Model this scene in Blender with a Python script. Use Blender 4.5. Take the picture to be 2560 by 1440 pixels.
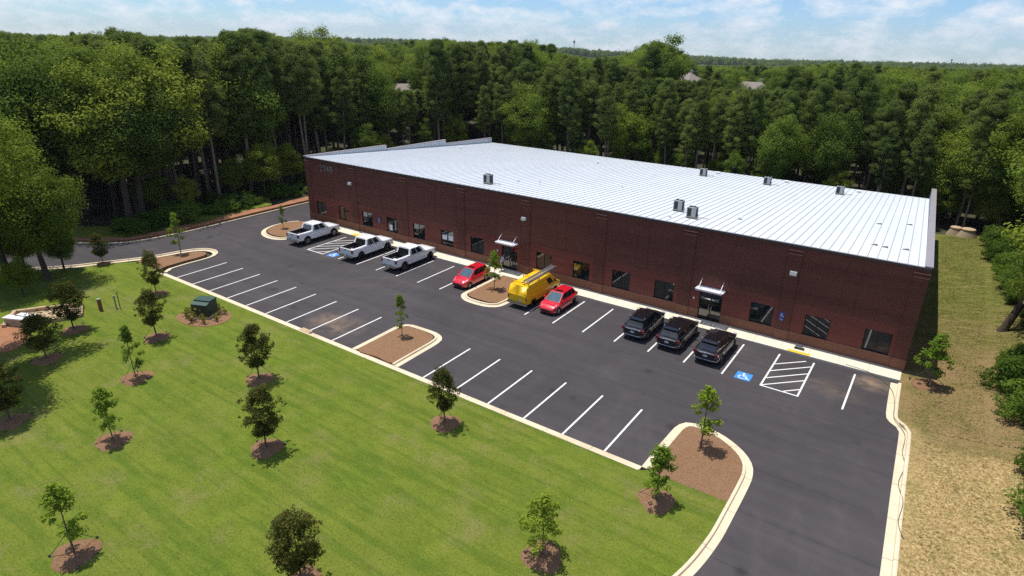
import bpy, bmesh, math, random
import numpy as np
from mathutils import Vector, Matrix

for o in list(bpy.data.objects):
    bpy.data.objects.remove(o, do_unlink=True)
SC = bpy.context.scene
COL = SC.collection
R_ = math.radians
random.seed(7)

# ------------------------------------------------------------------ camera
CAM = Vector((25.793, -28.258, 21.852))
cam_d = bpy.data.cameras.new('camera')
cam_d.sensor_width = 36.0
cam_d.lens = 21.86
cam_d.clip_start = 0.5
cam_d.clip_end = 12000
cam = bpy.data.objects.new('camera', cam_d)
COL.objects.link(cam)
cr = Vector((0.81983, 0.57252, 0.00951)); cu = Vector((-0.22638, 0.30882, 0.92379)); cf = Vector((-0.52595, 0.75950, -0.38279))
cam.matrix_world = Matrix(((cr.x, cu.x, -cf.x, CAM.x), (cr.y, cu.y, -cf.y, CAM.y), (cr.z, cu.z, -cf.z, CAM.z), (0, 0, 0, 1)))
SC.camera = cam

# ------------------------------------------------------------------ light
SUN = Vector((-0.26, 0.035, 1.0)).normalized()       # towards the sun
world = bpy.data.worlds.new('World')
SC.world = world
world.use_nodes = True
wn = world.node_tree.nodes; wl = world.node_tree.links
wn.clear()
wo = wn.new('ShaderNodeOutputWorld'); bg = wn.new('ShaderNodeBackground')
sky = wn.new('ShaderNodeTexSky'); sky.sky_type = 'NISHITA'; sky.sun_disc = False
sky.sun_elevation = math.asin(SUN.z); sky.sun_rotation = math.atan2(SUN.x, SUN.y)
sky.altitude = 300; sky.air_density = 1.0; sky.dust_density = 0.35; sky.ozone_density = 1.6
tc = wn.new('ShaderNodeTexCoord')
mp = wn.new('ShaderNodeMapping'); mp.vector_type = 'POINT'; mp.inputs['Rotation'].default_value = (R_(2.4), 0, 0)   # the site itself tilts a little against the horizon
wl.new(tc.outputs['Generated'], mp.inputs['Vector'])
wl.new(mp.outputs[0], sky.inputs[0])
sep = wn.new('ShaderNodeSeparateXYZ'); wl.new(mp.outputs[0], sep.inputs[0])
zz = wn.new('ShaderNodeMath'); zz.operation = 'MAXIMUM'; zz.inputs[1].default_value = 0.0
wl.new(sep.outputs[2], zz.inputs[0])
za = wn.new('ShaderNodeMath'); za.operation = 'ADD'; za.inputs[1].default_value = 0.45
wl.new(zz.outputs[0], za.inputs[0])
dv = wn.new('ShaderNodeVectorMath'); dv.operation = 'DIVIDE'
cb = wn.new('ShaderNodeCombineXYZ')
for i in range(3): wl.new(za.outputs[0], cb.inputs[i])
wl.new(mp.outputs[0], dv.inputs[0]); wl.new(cb.outputs[0], dv.inputs[1])
cl = wn.new('ShaderNodeTexNoise'); cl.inputs['Scale'].default_value = 8.5; cl.inputs['Detail'].default_value = 9; cl.inputs['Roughness'].default_value = 0.6; cl.inputs['Distortion'].default_value = 0.15
wl.new(dv.outputs[0], cl.inputs['Vector'])
cr1 = wn.new('ShaderNodeValToRGB'); cr1.color_ramp.elements[0].position = 0.43; cr1.color_ramp.elements[1].position = 0.68
cr1.color_ramp.elements[1].color = (.85, .85, .85, 1)
wl.new(cl.outputs[0], cr1.inputs[0])
mx = wn.new('ShaderNodeMix'); mx.data_type = 'RGBA'
tint = wn.new('ShaderNodeMix'); tint.data_type = 'RGBA'; tint.blend_type = 'MULTIPLY'; tint.inputs[0].default_value = 1.0
wl.new(sky.outputs[0], tint.inputs[6]); tint.inputs[7].default_value = (.66, .84, 1.10, 1)
wl.new(cr1.outputs[0], mx.inputs[0]); wl.new(tint.outputs[2], mx.inputs[6]); mx.inputs[7].default_value = (7.3, 7.5, 7.9, 1)
wl.new(mx.outputs[2], bg.inputs[0]); bg.inputs[1].default_value = 0.125
wl.new(bg.outputs[0], wo.inputs[0])

sd = bpy.data.lights.new('sun', 'SUN'); sd.energy = 5.0; sd.angle = R_(0.53); sd.color = (1.0, 0.955, 0.88)
so = bpy.data.objects.new('sun', sd); COL.objects.link(so)
so.location = (0, 0, 80); so.rotation_euler = SUN.to_track_quat('Z', 'Y').to_euler()

SC.view_settings.view_transform = 'Standard'
SC.view_settings.look = 'None'
SC.view_settings.exposure = 0.0
SC.view_settings.gamma = 1.0
SC.view_settings.use_curve_mapping = False
SC.cycles.max_bounces = 8
SC.cycles.diffuse_bounces = 4
SC.cycles.glossy_bounces = 3
SC.cycles.transmission_bounces = 4
SC.cycles.volume_bounces = 0
SC.cycles.sample_clamp_indirect = 2.0
SC.cycles.blur_glossy = 1.0
SC.cycles.caustics_reflective = False
SC.cycles.caustics_refractive = False
SC.cycles.use_denoising = False

# ------------------------------------------------------------------ materials
MATS = {}
def _base(name):
    m = bpy.data.materials.new(name); m.use_nodes = True
    nt = m.node_tree
    b = nt.nodes['Principled BSDF']
    return m, nt, b
def N(nt, t, **kw):
    n = nt.nodes.new(t)
    for k, v in kw.items(): setattr(n, k, v)
    return n
def noise(nt, vec, scale, detail=4, rough=.55, dist=0.):
    n = N(nt, 'ShaderNodeTexNoise')
    n.inputs['Scale'].default_value = scale; n.inputs['Detail'].default_value = detail
    n.inputs['Roughness'].default_value = rough; n.inputs['Distortion'].default_value = dist
    if vec is not None: nt.links.new(vec, n.inputs['Vector'])
    return n.outputs[0]
def ramp(nt, val, stops):
    r = N(nt, 'ShaderNodeValToRGB')
    e = r.color_ramp.elements
    while len(e) < len(stops): e.new(0.5)
    for el, (p, c) in zip(e, stops):
        el.position = p
        el.color = (c, c, c, 1) if isinstance(c, (int, float)) else (*c, 1)
    nt.links.new(val, r.inputs[0])
    return r.outputs[0]
def mix(nt, fac, a, b, mode='MIX'):
    m = N(nt, 'ShaderNodeMix', data_type='RGBA', blend_type=mode)
    for sock, v in ((0, fac), (6, a), (7, b)):
        if isinstance(v, (int, float)): m.inputs[sock].default_value = v
        elif isinstance(v, tuple): m.inputs[sock].default_value = (*v, 1)
        else: nt.links.new(v, m.inputs[sock])
    return m.outputs[2]
def mathn(nt, op, a, b=None, c=None, clamp=False):
    m = N(nt, 'ShaderNodeMath', operation=op, use_clamp=clamp)
    for i, v in enumerate((a, b, c)):
        if v is None: continue
        if isinstance(v, (int, float)): m.inputs[i].default_value = v
        else: nt.links.new(v, m.inputs[i])
    return m.outputs[0]
def objco(nt, world=False):
    if world:
        return N(nt, 'ShaderNodeNewGeometry').outputs['Position']
    return N(nt, 'ShaderNodeTexCoord').outputs['Object']
def bump(nt, b, h, strength, dist=0.02):
    n = N(nt, 'ShaderNodeBump'); n.inputs['Strength'].default_value = strength; n.inputs['Distance'].default_value = dist
    nt.links.new(h, n.inputs['Height']); nt.links.new(n.outputs[0], b.inputs['Normal'])
def pm(name, c1, c2=None, scale=4., rough=.6, metal=0., coat=0., bmp=0., spec=.5, world=False, detail=5):
    if name in MATS: return MATS[name]
    m, nt, b = _base(name)
    if c2 is None: c2 = tuple(x * .82 for x in c1)
    v = objco(nt, world)
    n = noise(nt, v, scale, detail)
    nt.links.new(ramp(nt, n, [(.3, c1), (.72, c2)]), b.inputs['Base Color'])
    b.inputs['Roughness'].default_value = rough; b.inputs['Metallic'].default_value = metal
    b.inputs['Coat Weight'].default_value = coat; b.inputs['Specular IOR Level'].default_value = spec
    if coat: b.inputs['Coat Roughness'].default_value = .04
    if bmp: bump(nt, b, noise(nt, v, scale * 6, 3), bmp)
    MATS[name] = m
    return m

def mat_lawn():
    m, nt, b = _base('lawn_grass')
    p = objco(nt, True)
    big = noise(nt, p, .16, 4, .6, .1); mid = noise(nt, p, .75, 5, .68, .1); fine = noise(nt, p, 9, 6, .75); dry = noise(nt, p, .34, 7, .72, .15)
    mp_ = N(nt, 'ShaderNodeMapping'); mp_.inputs['Rotation'].default_value = (0, 0, R_(24)); mp_.inputs['Scale'].default_value = (.10, 1.5, 1)
    nt.links.new(p, mp_.inputs[0])
    mow = noise(nt, mp_.outputs[0], 1.0, 6, .68, .0)
    mp2 = N(nt, 'ShaderNodeMapping'); mp2.inputs['Rotation'].default_value = (0, 0, R_(-30)); mp2.inputs['Scale'].default_value = (.35, 1., 1); nt.links.new(p, mp2.inputs[0])
    pat = noise(nt, mp2.outputs[0], 2.3, 7, .75, .1)
    c = ramp(nt, mid, [(.3, (.110, .160, .014)), (.5, (.155, .208, .021)), (.72, (.205, .245, .030))])
    c = mix(nt, ramp(nt, big, [(.36, 0.), (.68, .62)]), c, (.20, .208, .036))
    c = mix(nt, ramp(nt, mow, [(.47, 0.), (.58, .6)]), c, (.084, .142, .013))
    c = mix(nt, ramp(nt, pat, [(.5, 0.), (.72, .6)]), c, (.20, .215, .035))
    c = mix(nt, ramp(nt, pat, [(.28, .5), (.46, 0.)]), c, (.062, .115, .013))
    c = mix(nt, ramp(nt, dry, [(.53, 0.), (.72, .7)]), c, (.275, .225, .095))
    c = mix(nt, ramp(nt, fine, [(.28, .62), (.68, 0.)]), c, (.045, .072, .010))
    nt.links.new(c, b.inputs['Base Color']); b.inputs['Roughness'].default_value = .95; b.inputs['Specular IOR Level'].default_value = .12
    bump(nt, b, fine, .75, .07)
    return m
def mat_bank():
    m, nt, b = _base('dry_bank_grass')
    p = objco(nt, True)
    sx = N(nt, 'ShaderNodeSeparateXYZ'); nt.links.new(p, sx.inputs[0])
    mid = noise(nt, p, .55, 6, .66, .6); fine = noise(nt, p, 8, 5, .72); big = noise(nt, p, .2, 4, .6, .5)
    mp_ = N(nt, 'ShaderNodeMapping'); mp_.inputs['Rotation'].default_value = (0, 0, R_(-35)); mp_.inputs['Scale'].default_value = (.5, 2.6, 1)
    nt.links.new(p, mp_.inputs[0])
    streak = noise(nt, mp_.outputs[0], 1.3, 5, .7, .4)
    c = ramp(nt, mid, [(.3, (.105, .120, .020)), (.5, (.175, .155, .045)), (.7, (.24, .18, .08))])
    yy0 = mathn(nt, 'ADD', sx.outputs[1], mathn(nt, 'MULTIPLY', mathn(nt, 'SUBTRACT', big, .5), 14.))
    c = mix(nt, ramp(nt, mathn(nt, 'MULTIPLY_ADD', yy0, .05, -1.2, clamp=True), [(.15, 0.), (.6, .85)]), c, mix(nt, ramp(nt, mid, [(.35, 0.), (.65, 1.)]), (.085, .125, .014), (.15, .165, .026)))
    c = mix(nt, ramp(nt, streak, [(.46, 0.), (.70, .75)]), c, (.36, .28, .12))
    # the straw spread over the reseeded strip nearest the road
    yy = mathn(nt, 'ADD', sx.outputs[1], mathn(nt, 'MULTIPLY', mathn(nt, 'SUBTRACT', big, .5), 9.))
    straw = ramp(nt, mathn(nt, 'MULTIPLY_ADD', yy, -.09, 1.35, clamp=True), [(.30, 0.), (.55, .85)])
    sc = ramp(nt, noise(nt, p, 5.5, 8, .82, .15), [(.36, (.15, .10, .035)), (.48, (.47, .32, .135)), (.60, (.68, .50, .25))])
    sc = mix(nt, ramp(nt, noise(nt, p, .9, 5, .7, .4), [(.52, 0.), (.7, .7)]), sc, (.20, .21, .05))
    c = mix(nt, straw, c, sc)
    # bare ground midway along the bank
    d1 = ramp(nt, mathn(nt, 'ABSOLUTE', mathn(nt, 'MULTIPLY', mathn(nt, 'ADD', yy, -17.), .11)), [(.5, .9), (1.2 / 1.2, 0.)])
    c = mix(nt, mathn(nt, 'MULTIPLY', d1, ramp(nt, mid, [(.38, .3), (.6, 1.)])), c, (.31, .205, .10))
    c = mix(nt, ramp(nt, fine, [(.3, .7), (.66, 0.)]), c, (.07, .06, .02))
    nt.links.new(c, b.inputs['Base Color']); b.inputs['Roughness'].default_value = .95; b.inputs['Specular IOR Level'].default_value = .1
    bump(nt, b, fine, .8, .06)
    return m
def mat_forest_floor():
    m, nt, b = _base('forest_floor')
    p = objco(nt, True)
    c = ramp(nt, noise(nt, p, .5, 6, .65, .5), [(.3, (.022, .030, .009)), (.5, (.05, .040, .018)), (.62, (.032, .055, .013)), (.75, (.10, .065, .035))])
    nt.links.new(c, b.inputs['Base Color']); b.inputs['Roughness'].default_value = .95
    bump(nt, b, noise(nt, p, 3, 5, .7), .6, .15)
    return m
def mat_asphalt():
    m, nt, b = _base('asphalt')
    p = objco(nt, True)
    big = noise(nt, p, .12, 5, .6, .8); mid = noise(nt, p, .7, 6, .65, .5); fine = noise(nt, p, 22, 4, .8)
    mp_ = N(nt, 'ShaderNodeMapping'); mp_.inputs['Scale'].default_value = (.05, .9, 1)
    nt.links.new(p, mp_.inputs[0]); track = noise(nt, mp_.outputs[0], 1.0, 4, .6, .25)
    c = ramp(nt, big, [(.3, (.056, .050, .0525)), (.7, (.084, .075, .0775))])
    c = mix(nt, ramp(nt, track, [(.35, .5), (.68, 0.)]), c, (.037, .0325, .036))
    c = mix(nt, ramp(nt, mid, [(.5, 0.), (.75, .4)]), c, (.080, .071, .072))
    c = mix(nt, ramp(nt, fine, [(.3, .45), (.7, 0.)]), c, (.03, .027, .03))
    sxa = N(nt, 'ShaderNodeSeparateXYZ'); nt.links.new(p, sxa.inputs[0])
    wob = mathn(nt, 'MULTIPLY', mathn(nt, 'SUBTRACT', mid, .5), .10)
    fr = mathn(nt, 'FRACT', mathn(nt, 'MULTIPLY', mathn(nt, 'ADD', sxa.outputs[1], wob), 1 / 3.7))
    c = mix(nt, ramp(nt, mathn(nt, 'ABSOLUTE', mathn(nt, 'SUBTRACT', fr, .5)), [(.0, .55), (.014, .0)]), c, (.026, .023, .026))
    # swept tyre arcs around the islands
    for (ox, oy, w_) in ((-2.0, -9.0, 1.0), (31.0, 9.0, .8), (-30., 4.0, .9)):
        v = N(nt, 'ShaderNodeVectorMath', operation='DISTANCE'); nt.links.new(p, v.inputs[0]); v.inputs[1].default_value = (ox, oy, 0)
        sn = mathn(nt, 'SINE', mathn(nt, 'MULTIPLY', mathn(nt, 'ADD', v.outputs[1], wob), 3.3))
        c = mix(nt, mathn(nt, 'MULTIPLY', ramp(nt, sn, [(.6, 0.), (1., .10 * w_)]), ramp(nt, big, [(.44, 0.), (.6, 1.)])), c, (.10, .09, .09))
    vo = N(nt, 'ShaderNodeTexVoronoi'); vo.inputs['Scale'].default_value = .36; nt.links.new(p, vo.inputs['Vector'])
    c = mix(nt, ramp(nt, vo.outputs['Distance'], [(.05, .6), (.16, 0.)]), c, (.020, .018, .019))
    # sandy silt washed out near the drain, the sidewalk end and along the drive
    for (x, y, rx, ry, s) in ((-11.4, .6, 3.2, 2.2, .7), (25.2, 15.6, 1.7, 1.3, .95), (22.8, 13.2, 2.6, 1.6, .3), (-24.5, 11.2, 2., .8, .2)):
        v = N(nt, 'ShaderNodeVectorMath', operation='SUBTRACT'); nt.links.new(p, v.inputs[0]); v.inputs[1].default_value = (x, y, 0)
        s2 = N(nt, 'ShaderNodeVectorMath', operation='DIVIDE'); nt.links.new(v.outputs[0], s2.inputs[0]); s2.inputs[1].default_value = (rx, ry, 1)
        l = N(nt, 'ShaderNodeVectorMath', operation='LENGTH'); nt.links.new(s2.outputs[0], l.inputs[0])
        f = mathn(nt, 'MULTIPLY', ramp(nt, l.outputs[1], [(.1, s), (1., 0.)]), ramp(nt, mid, [(.36, 0.), (.62, 1.)]))
        c = mix(nt, f, c, (.27, .19, .125))
    nt.links.new(c, b.inputs['Base Color']); b.inputs['Roughness'].default_value = .88; b.inputs['Specular IOR Level'].default_value = .25
    bump(nt, b, fine, .35, .01)
    return m
def mat_concrete(name, c1, c2, stain=(.42, .30, .18)):
    m, nt, b = _base(name)
    p = objco(nt, True)
    c = ramp(nt, noise(nt, p, .9, 6, .65, .4), [(.3, c1), (.7, c2)])
    c = mix(nt, ramp(nt, noise(nt, p, .22, 5, .65, .6), [(.52, 0.), (.72, .55)]), c, stain)
    c = mix(nt, ramp(nt, noise(nt, p, 14, 4, .7), [(.3, .35), (.6, 0.)]), c, tuple(v * .62 for v in c1))
    nt.links.new(c, b.inputs['Base Color']); b.inputs['Roughness'].default_value = .85; b.inputs['Specular IOR Level'].default_value = .25
    bump(nt, b, noise(nt, p, 18, 4, .7), .2, .01)
    return m
def mat_mulch():
    m, nt, b = _base('bark_mulch')
    p = objco(nt, True)
    f = noise(nt, p, 11, 6, .8)
    c = ramp(nt, f, [(.28, (.11, .052, .028)), (.5, (.25, .140, .074)), (.72, (.39, .245, .14))])
    c = mix(nt, ramp(nt, noise(nt, p, .8, 5, .65), [(.4, 0.), (.7, .5)]), c, (.28, .165, .105))
    nt.links.new(c, b.inputs['Base Color']); b.inputs['Roughness'].default_value = .95; b.inputs['Specular IOR Level'].default_value = .1
    bump(nt, b, f, 1., .08)
    return m
def mat_brick(name, cols, axis, mortar=(.12, .058, .048)):
    m, nt, b = _base(name)
    p = objco(nt, True)
    sx = N(nt, 'ShaderNodeSeparateXYZ'); nt.links.new(p, sx.inputs[0])
    cx = N(nt, 'ShaderNodeCombineXYZ'); nt.links.new(sx.outputs[0 if axis == 'x' else 1], cx.inputs[0]); nt.links.new(sx.outputs[2], cx.inputs[1])
    br = N(nt, 'ShaderNodeTexBrick'); nt.links.new(cx.outputs[0], br.inputs[0])
    br.inputs['Color1'].default_value = (*cols[0], 1); br.inputs['Color2'].default_value = (*cols[1], 1); br.inputs['Mortar'].default_value = (*mortar, 1)
    br.inputs['Scale'].default_value = 1.0; br.inputs['Brick Width'].default_value = .2032; br.inputs['Row Height'].default_value = .0677; br.inputs['Mortar Size'].default_value = .005
    br.inputs['Bias'].default_value = -.1
    n = noise(nt, p, .45, 5, .65, .4)
    c = mix(nt, ramp(nt, n, [(.35, 0.), (.7, .45)]), br.outputs[0], cols[2])
    # courses laid from different batches
    mp_ = N(nt, 'ShaderNodeMapping'); mp_.inputs['Scale'].default_value = (.09, .09, 1.6); nt.links.new(p, mp_.inputs[0])
    c = mix(nt, ramp(nt, noise(nt, mp_.outputs[0], 1., 4, .6), [(.45, 0.), (.68, .5)]), c, tuple(x * .7 for x in cols[2]))
    nt.links.new(c, b.inputs['Base Color']); b.inputs['Roughness'].default_value = .85; b.inputs['Specular IOR Level'].default_value = .3
    bump(nt, b, br.outputs[1], -.35, .01)
    return m
def mat_leaf(name, stops, red=None, trans=.42, scale=.6):
    m, nt, b = _base(name)
    oi = N(nt, 'ShaderNodeObjectInfo')
    p = objco(nt, False)
    n = noise(nt, p, scale, 3, .6)
    n2 = noise(nt, p, scale * 9, 2, .6)
    v = mathn(nt, 'ADD', mathn(nt, 'MULTIPLY', oi.outputs['Random'], .42), mathn(nt, 'MULTIPLY', n, .42))
    v = mathn(nt, 'ADD', v, mathn(nt, 'MULTIPLY', n2, .20))
    c = ramp(nt, v, stops)
    if red:
        c = mix(nt, ramp(nt, noise(nt, p, 3.2, 4, .7), [(.5, 0.), (.7, .8)]), c, red)
    nt.links.new(c, b.inputs['Base Color']); b.inputs['Roughness'].default_value = .75; b.inputs['Specular IOR Level'].default_value = .12
    tr = N(nt, 'ShaderNodeBsdfTranslucent'); nt.links.new(mix(nt, .45, c, (.22, .28, .025)), tr.inputs[0])
    ms = N(nt, 'ShaderNodeMixShader'); ms.inputs[0].default_value = trans
    out = nt.nodes['Material Output']
    nt.links.new(b.outputs[0], ms.inputs[1]); nt.links.new(tr.outputs[0], ms.inputs[2]); nt.links.new(ms.outputs[0], out.inputs[0])
    return m
def mat_glass(name, tint=(.008, .011, .011), rough=.02, spec=.9):
    m, nt, b = _base(name)
    v = objco(nt)
    nt.links.new(ramp(nt, noise(nt, v, 1.2, 3), [(.3, tint), (.7, tuple(x * 1.5 for x in tint))]), b.inputs['Base Color'])
    b.inputs['Roughness'].default_value = rough; b.inputs['Specular IOR Level'].default_value = spec; b.inputs['IOR'].default_value = 1.65
    return m

def mat_roof():
    m, nt, b = _base('white_roof_metal')
    p = objco(nt, True); sx = N(nt, 'ShaderNodeSeparateXYZ'); nt.links.new(p, sx.inputs[0])
    mp_ = N(nt, 'ShaderNodeMapping'); mp_.inputs['Scale'].default_value = (1.6, .09, 1); nt.links.new(p, mp_.inputs[0])
    st = noise(nt, mp_.outputs[0], 1., 5, .7); bl = noise(nt, p, .25, 5, .65, .3); sp = noise(nt, p, 2.6, 6, .75)
    c = ramp(nt, bl, [(.3, (.66, .70, .735)), (.7, (.60, .64, .68))])
    c = mix(nt, ramp(nt, st, [(.5, 0.), (.74, .35)]), c, (.50, .51, .52))
    c = mix(nt, ramp(nt, sp, [(.66, 0.), (.78, .4)]), c, (.46, .43, .39))
    for y0 in (30.9, 43.2):                    # lap joints across the panels
        c = mix(nt, ramp(nt, mathn(nt, 'ABSOLUTE', mathn(nt, 'SUBTRACT', sx.outputs[1], y0)), [(.03, .45), (.06, 0.)]), c, (.40, .42, .44))
    nt.links.new(c, b.inputs['Base Color']); b.inputs['Roughness'].default_value = .42
    return m

M = dict(
    lawn=mat_lawn(), bank=mat_bank(), floor=mat_forest_floor(), asphalt=mat_asphalt(), mulch=mat_mulch(),
    curb=mat_concrete('curb_concrete', (.70, .60, .43), (.62, .52, .36)),
    walk=mat_concrete('sidewalk_concrete', (.74, .68, .54), (.67, .61, .48), (.56, .48, .35)),
    brick=mat_brick('brick_front', ((.150, .050, .035), (.118, .042, .031), (.105, .038, .027)), 'x'),
    brick_y=mat_brick('brick_side', ((.150, .056, .050), (.115, .045, .043), (.10, .042, .038)), 'y'),
    brick_base=mat_brick('brick_base', ((.245, .105, .062), (.19, .08, .05), (.20, .085, .05)), 'x', (.22, .125, .085)),
    brick_red=mat_brick('brick_red', ((.205, .055, .040), (.165, .046, .036), (.15, .043, .034)), 'x', (.17, .075, .055)),
    ledge=pm('brick_ledge', (.30, .15, .11), (.24, .11, .08), 9),
    roofm=mat_roof(),
    seam=pm('roof_seam_metal', (.40, .43, .46), (.35, .38, .41), 2, .4),
    parapet_in=pm('parapet_liner_metal', (.56, .59, .62), (.50, .53, .56), 1.5, .5),
    coping=pm('coping_metal', (.36, .33, .34), (.31, .285, .295), 1.2, .45, .3),
    fascia=pm('dark_eave_metal', (.055, .05, .05), (.04, .037, .037), 2, .5),
    frame=pm('dark_bronze_frame', (.018, .015, .013), (.012, .010, .009), 6, .4, .3),
    pane=mat_glass('window_glass'),
    white=pm('white_canopy_metal', (.80, .80, .80), (.72, .72, .73), 4, .4),
    alum=pm('aluminium', (.52, .53, .55), (.42, .43, .45), 8, .35, .8),
    acgrey=pm('condenser_paint', (.40, .41, .41), (.33, .34, .34), 6, .5, .1),
    acdark=pm('condenser_coil', (.045, .045, .05), (.03, .03, .033), 30, .6, .4),
    wood=pm('weathered_timber', (.30, .24, .16), (.22, .17, .11), 9, .8),
    stripe=pm('white_road_paint', (.78, .77, .74), (.62, .60, .58), 5, .7, world=True, detail=8),
    bluepaint=pm('blue_road_paint', (.035, .26, .70), (.03, .21, .58), 6, .7),
    yellow=pm('tactile_yellow', (.80, .50, .02), (.70, .42, .02), 8, .7),
    signblue=pm('sign_blue', (.03, .07, .34), (.025, .06, .28), 8, .4),
    signwhite=pm('sign_white', (.75, .77, .80), (.66, .69, .74), 8, .5),
    bark=pm('tree_bark', (.085, .060, .042), (.045, .032, .024), 5, .9, bmp=.6),
    bark_pine=pm('pine_bark', (.27, .20, .155), (.13, .095, .075), 4, .9, bmp=.6),
    bark_young=pm('young_bark', (.13, .095, .065), (.07, .05, .036), 14, .85),
    wire=pm('guy_wire', (.10, .10, .085), (.06, .06, .05), 8, .7),
    tfgreen=pm('transformer_green', (.020, .045, .033), (.014, .034, .026), 2.5, .45),
    tftop=pm('transformer_lid', (.045, .085, .068), (.036, .07, .056), 3, .4),
    tyre=pm('tyre_rubber', (.016, .016, .017), (.011, .011, .012), 20, .85),
    rim=pm('alloy_rim', (.50, .50, .51), (.38, .38, .39), 9, .35, .85),
    under=pm('chassis_black', (.014, .014, .015), (.010, .010, .010), 7, .8),
    blackplastic=pm('black_trim', (.022, .022, .024), (.016, .016, .018), 9, .55),
    carglass=mat_glass('vehicle_glass', (.010, .012, .014), .015, .8),
    carglass_clear=mat_glass('windscreen_glass', (.055, .095, .115), .02, .8),
    chrome=pm('chrome', (.72, .72, .74), (.62, .62, .64), 12, .12, 1.),
    headlamp=pm('headlamp_lens', (.70, .72, .74), (.58, .60, .62), 10, .1, .5, coat=.8),
    taillamp=pm('taillamp_lens', (.22, .012, .018), (.15, .008, .012), 12, .15, coat=1.),
    plate=pm('licence_plate', (.55, .56, .58), (.42, .43, .46), 14, .5),
    paint_white=pm('white_car_paint', (.80, .80, .80), (.76, .76, .77), 1.4, .3, coat=.6),
    paint_red=pm('red_car_paint', (.62, .006, .022), (.55, .005, .018), 1.4, .28, coat=1.),
    paint_black=pm('black_car_paint', (.012, .011, .015), (.009, .008, .011), 1.4, .22, .3, coat=1.),
    paint_yellow=pm('yellow_van_paint', (.84, .52, .003), (.79, .475, .003), 1.4, .4, coat=.35),
    rocker=pm('tan_two_tone_paint', (.30, .25, .20), (.25, .21, .17), 3, .4, coat=.6),
    rust=pm('brown_marker_post', (.24, .075, .035), (.17, .05, .026), 9, .7),
    pipe=pm('pale_green_pipe', (.30, .34, .26), (.22, .25, .19), 9, .6),
    darkpipe=pm('dark_green_pipe', (.05, .065, .045), (.035, .045, .03), 9, .6),
    stonewall=mat_concrete('pale_stone_wall', (.50, .37, .24), (.40, .29, .18)),
    manhole=mat_concrete('raw_concrete', (.42, .34, .24), (.34, .27, .18)),
    shingle=pm('roof_shingle', (.25, .21, .18), (.19, .16, .14), 3, .85, bmp=.3),
    siding=pm('pale_siding', (.45, .40, .33), (.38, .34, .28), 1.2, .8),
    dirt=pm('red_clay_dirt', (.34, .155, .075), (.24, .105, .05), .8, .95, world=True, bmp=.4),
    cord=pm('green_cord', (.06, .11, .06), (.04, .08, .045), 9, .7),
    skin=pm('skin', (.42, .24, .17), (.38, .21, .15), 12, .6),
    shirt=pm('pale_blue_shirt', (.42, .48, .60), (.36, .41, .52), 9, .85),
    khaki=pm('khaki_cloth', (.30, .26, .21), (.25, .21, .17), 9, .9),
    hair=pm('dark_hair', (.018, .015, .014), (.012, .010, .010), 30, .7),
    shoe=pm('brown_shoe', (.05, .033, .022), (.035, .023, .016), 20, .6),
    leaf_oak=mat_leaf('broad_leaves', [(.25, (.062, .105, .016)), (.52, (.128, .198, .025)), (.82, (.22, .28, .036))]),
    leaf_bright=mat_leaf('sunny_leaves', [(.25, (.105, .155, .016)), (.52, (.185, .25, .025)), (.82, (.275, .315, .036))]),
    leaf_pine=mat_leaf('pine_needles', [(.25, (.072, .108, .027)), (.52, (.128, .175, .037)), (.82, (.195, .235, .05))], trans=.34),
    leaf_maroon=mat_leaf('maroon_green_leaves', [(.25, (.040, .058, .012)), (.52, (.074, .092, .018)), (.82, (.12, .122, .024))], red=(.19, .082, .032), scale=1.4),
    leaf_young=mat_leaf('young_leaves', [(.2, (.075, .145, .015)), (.5, (.15, .24, .021)), (.8, (.25, .33, .03))], scale=1.4, trans=.34),
    leaf_shrub=mat_leaf('shrub_leaves', [(.25, (.042, .088, .012)), (.52, (.09, .16, .018)), (.82, (.165, .245, .03))], scale=1.0),
    leaf_gold=mat_leaf('golden_shrub_leaves', [(.25, (.09, .09, .012)), (.52, (.17, .16, .02)), (.82, (.26, .22, .03))], scale=1.4),
)

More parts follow.
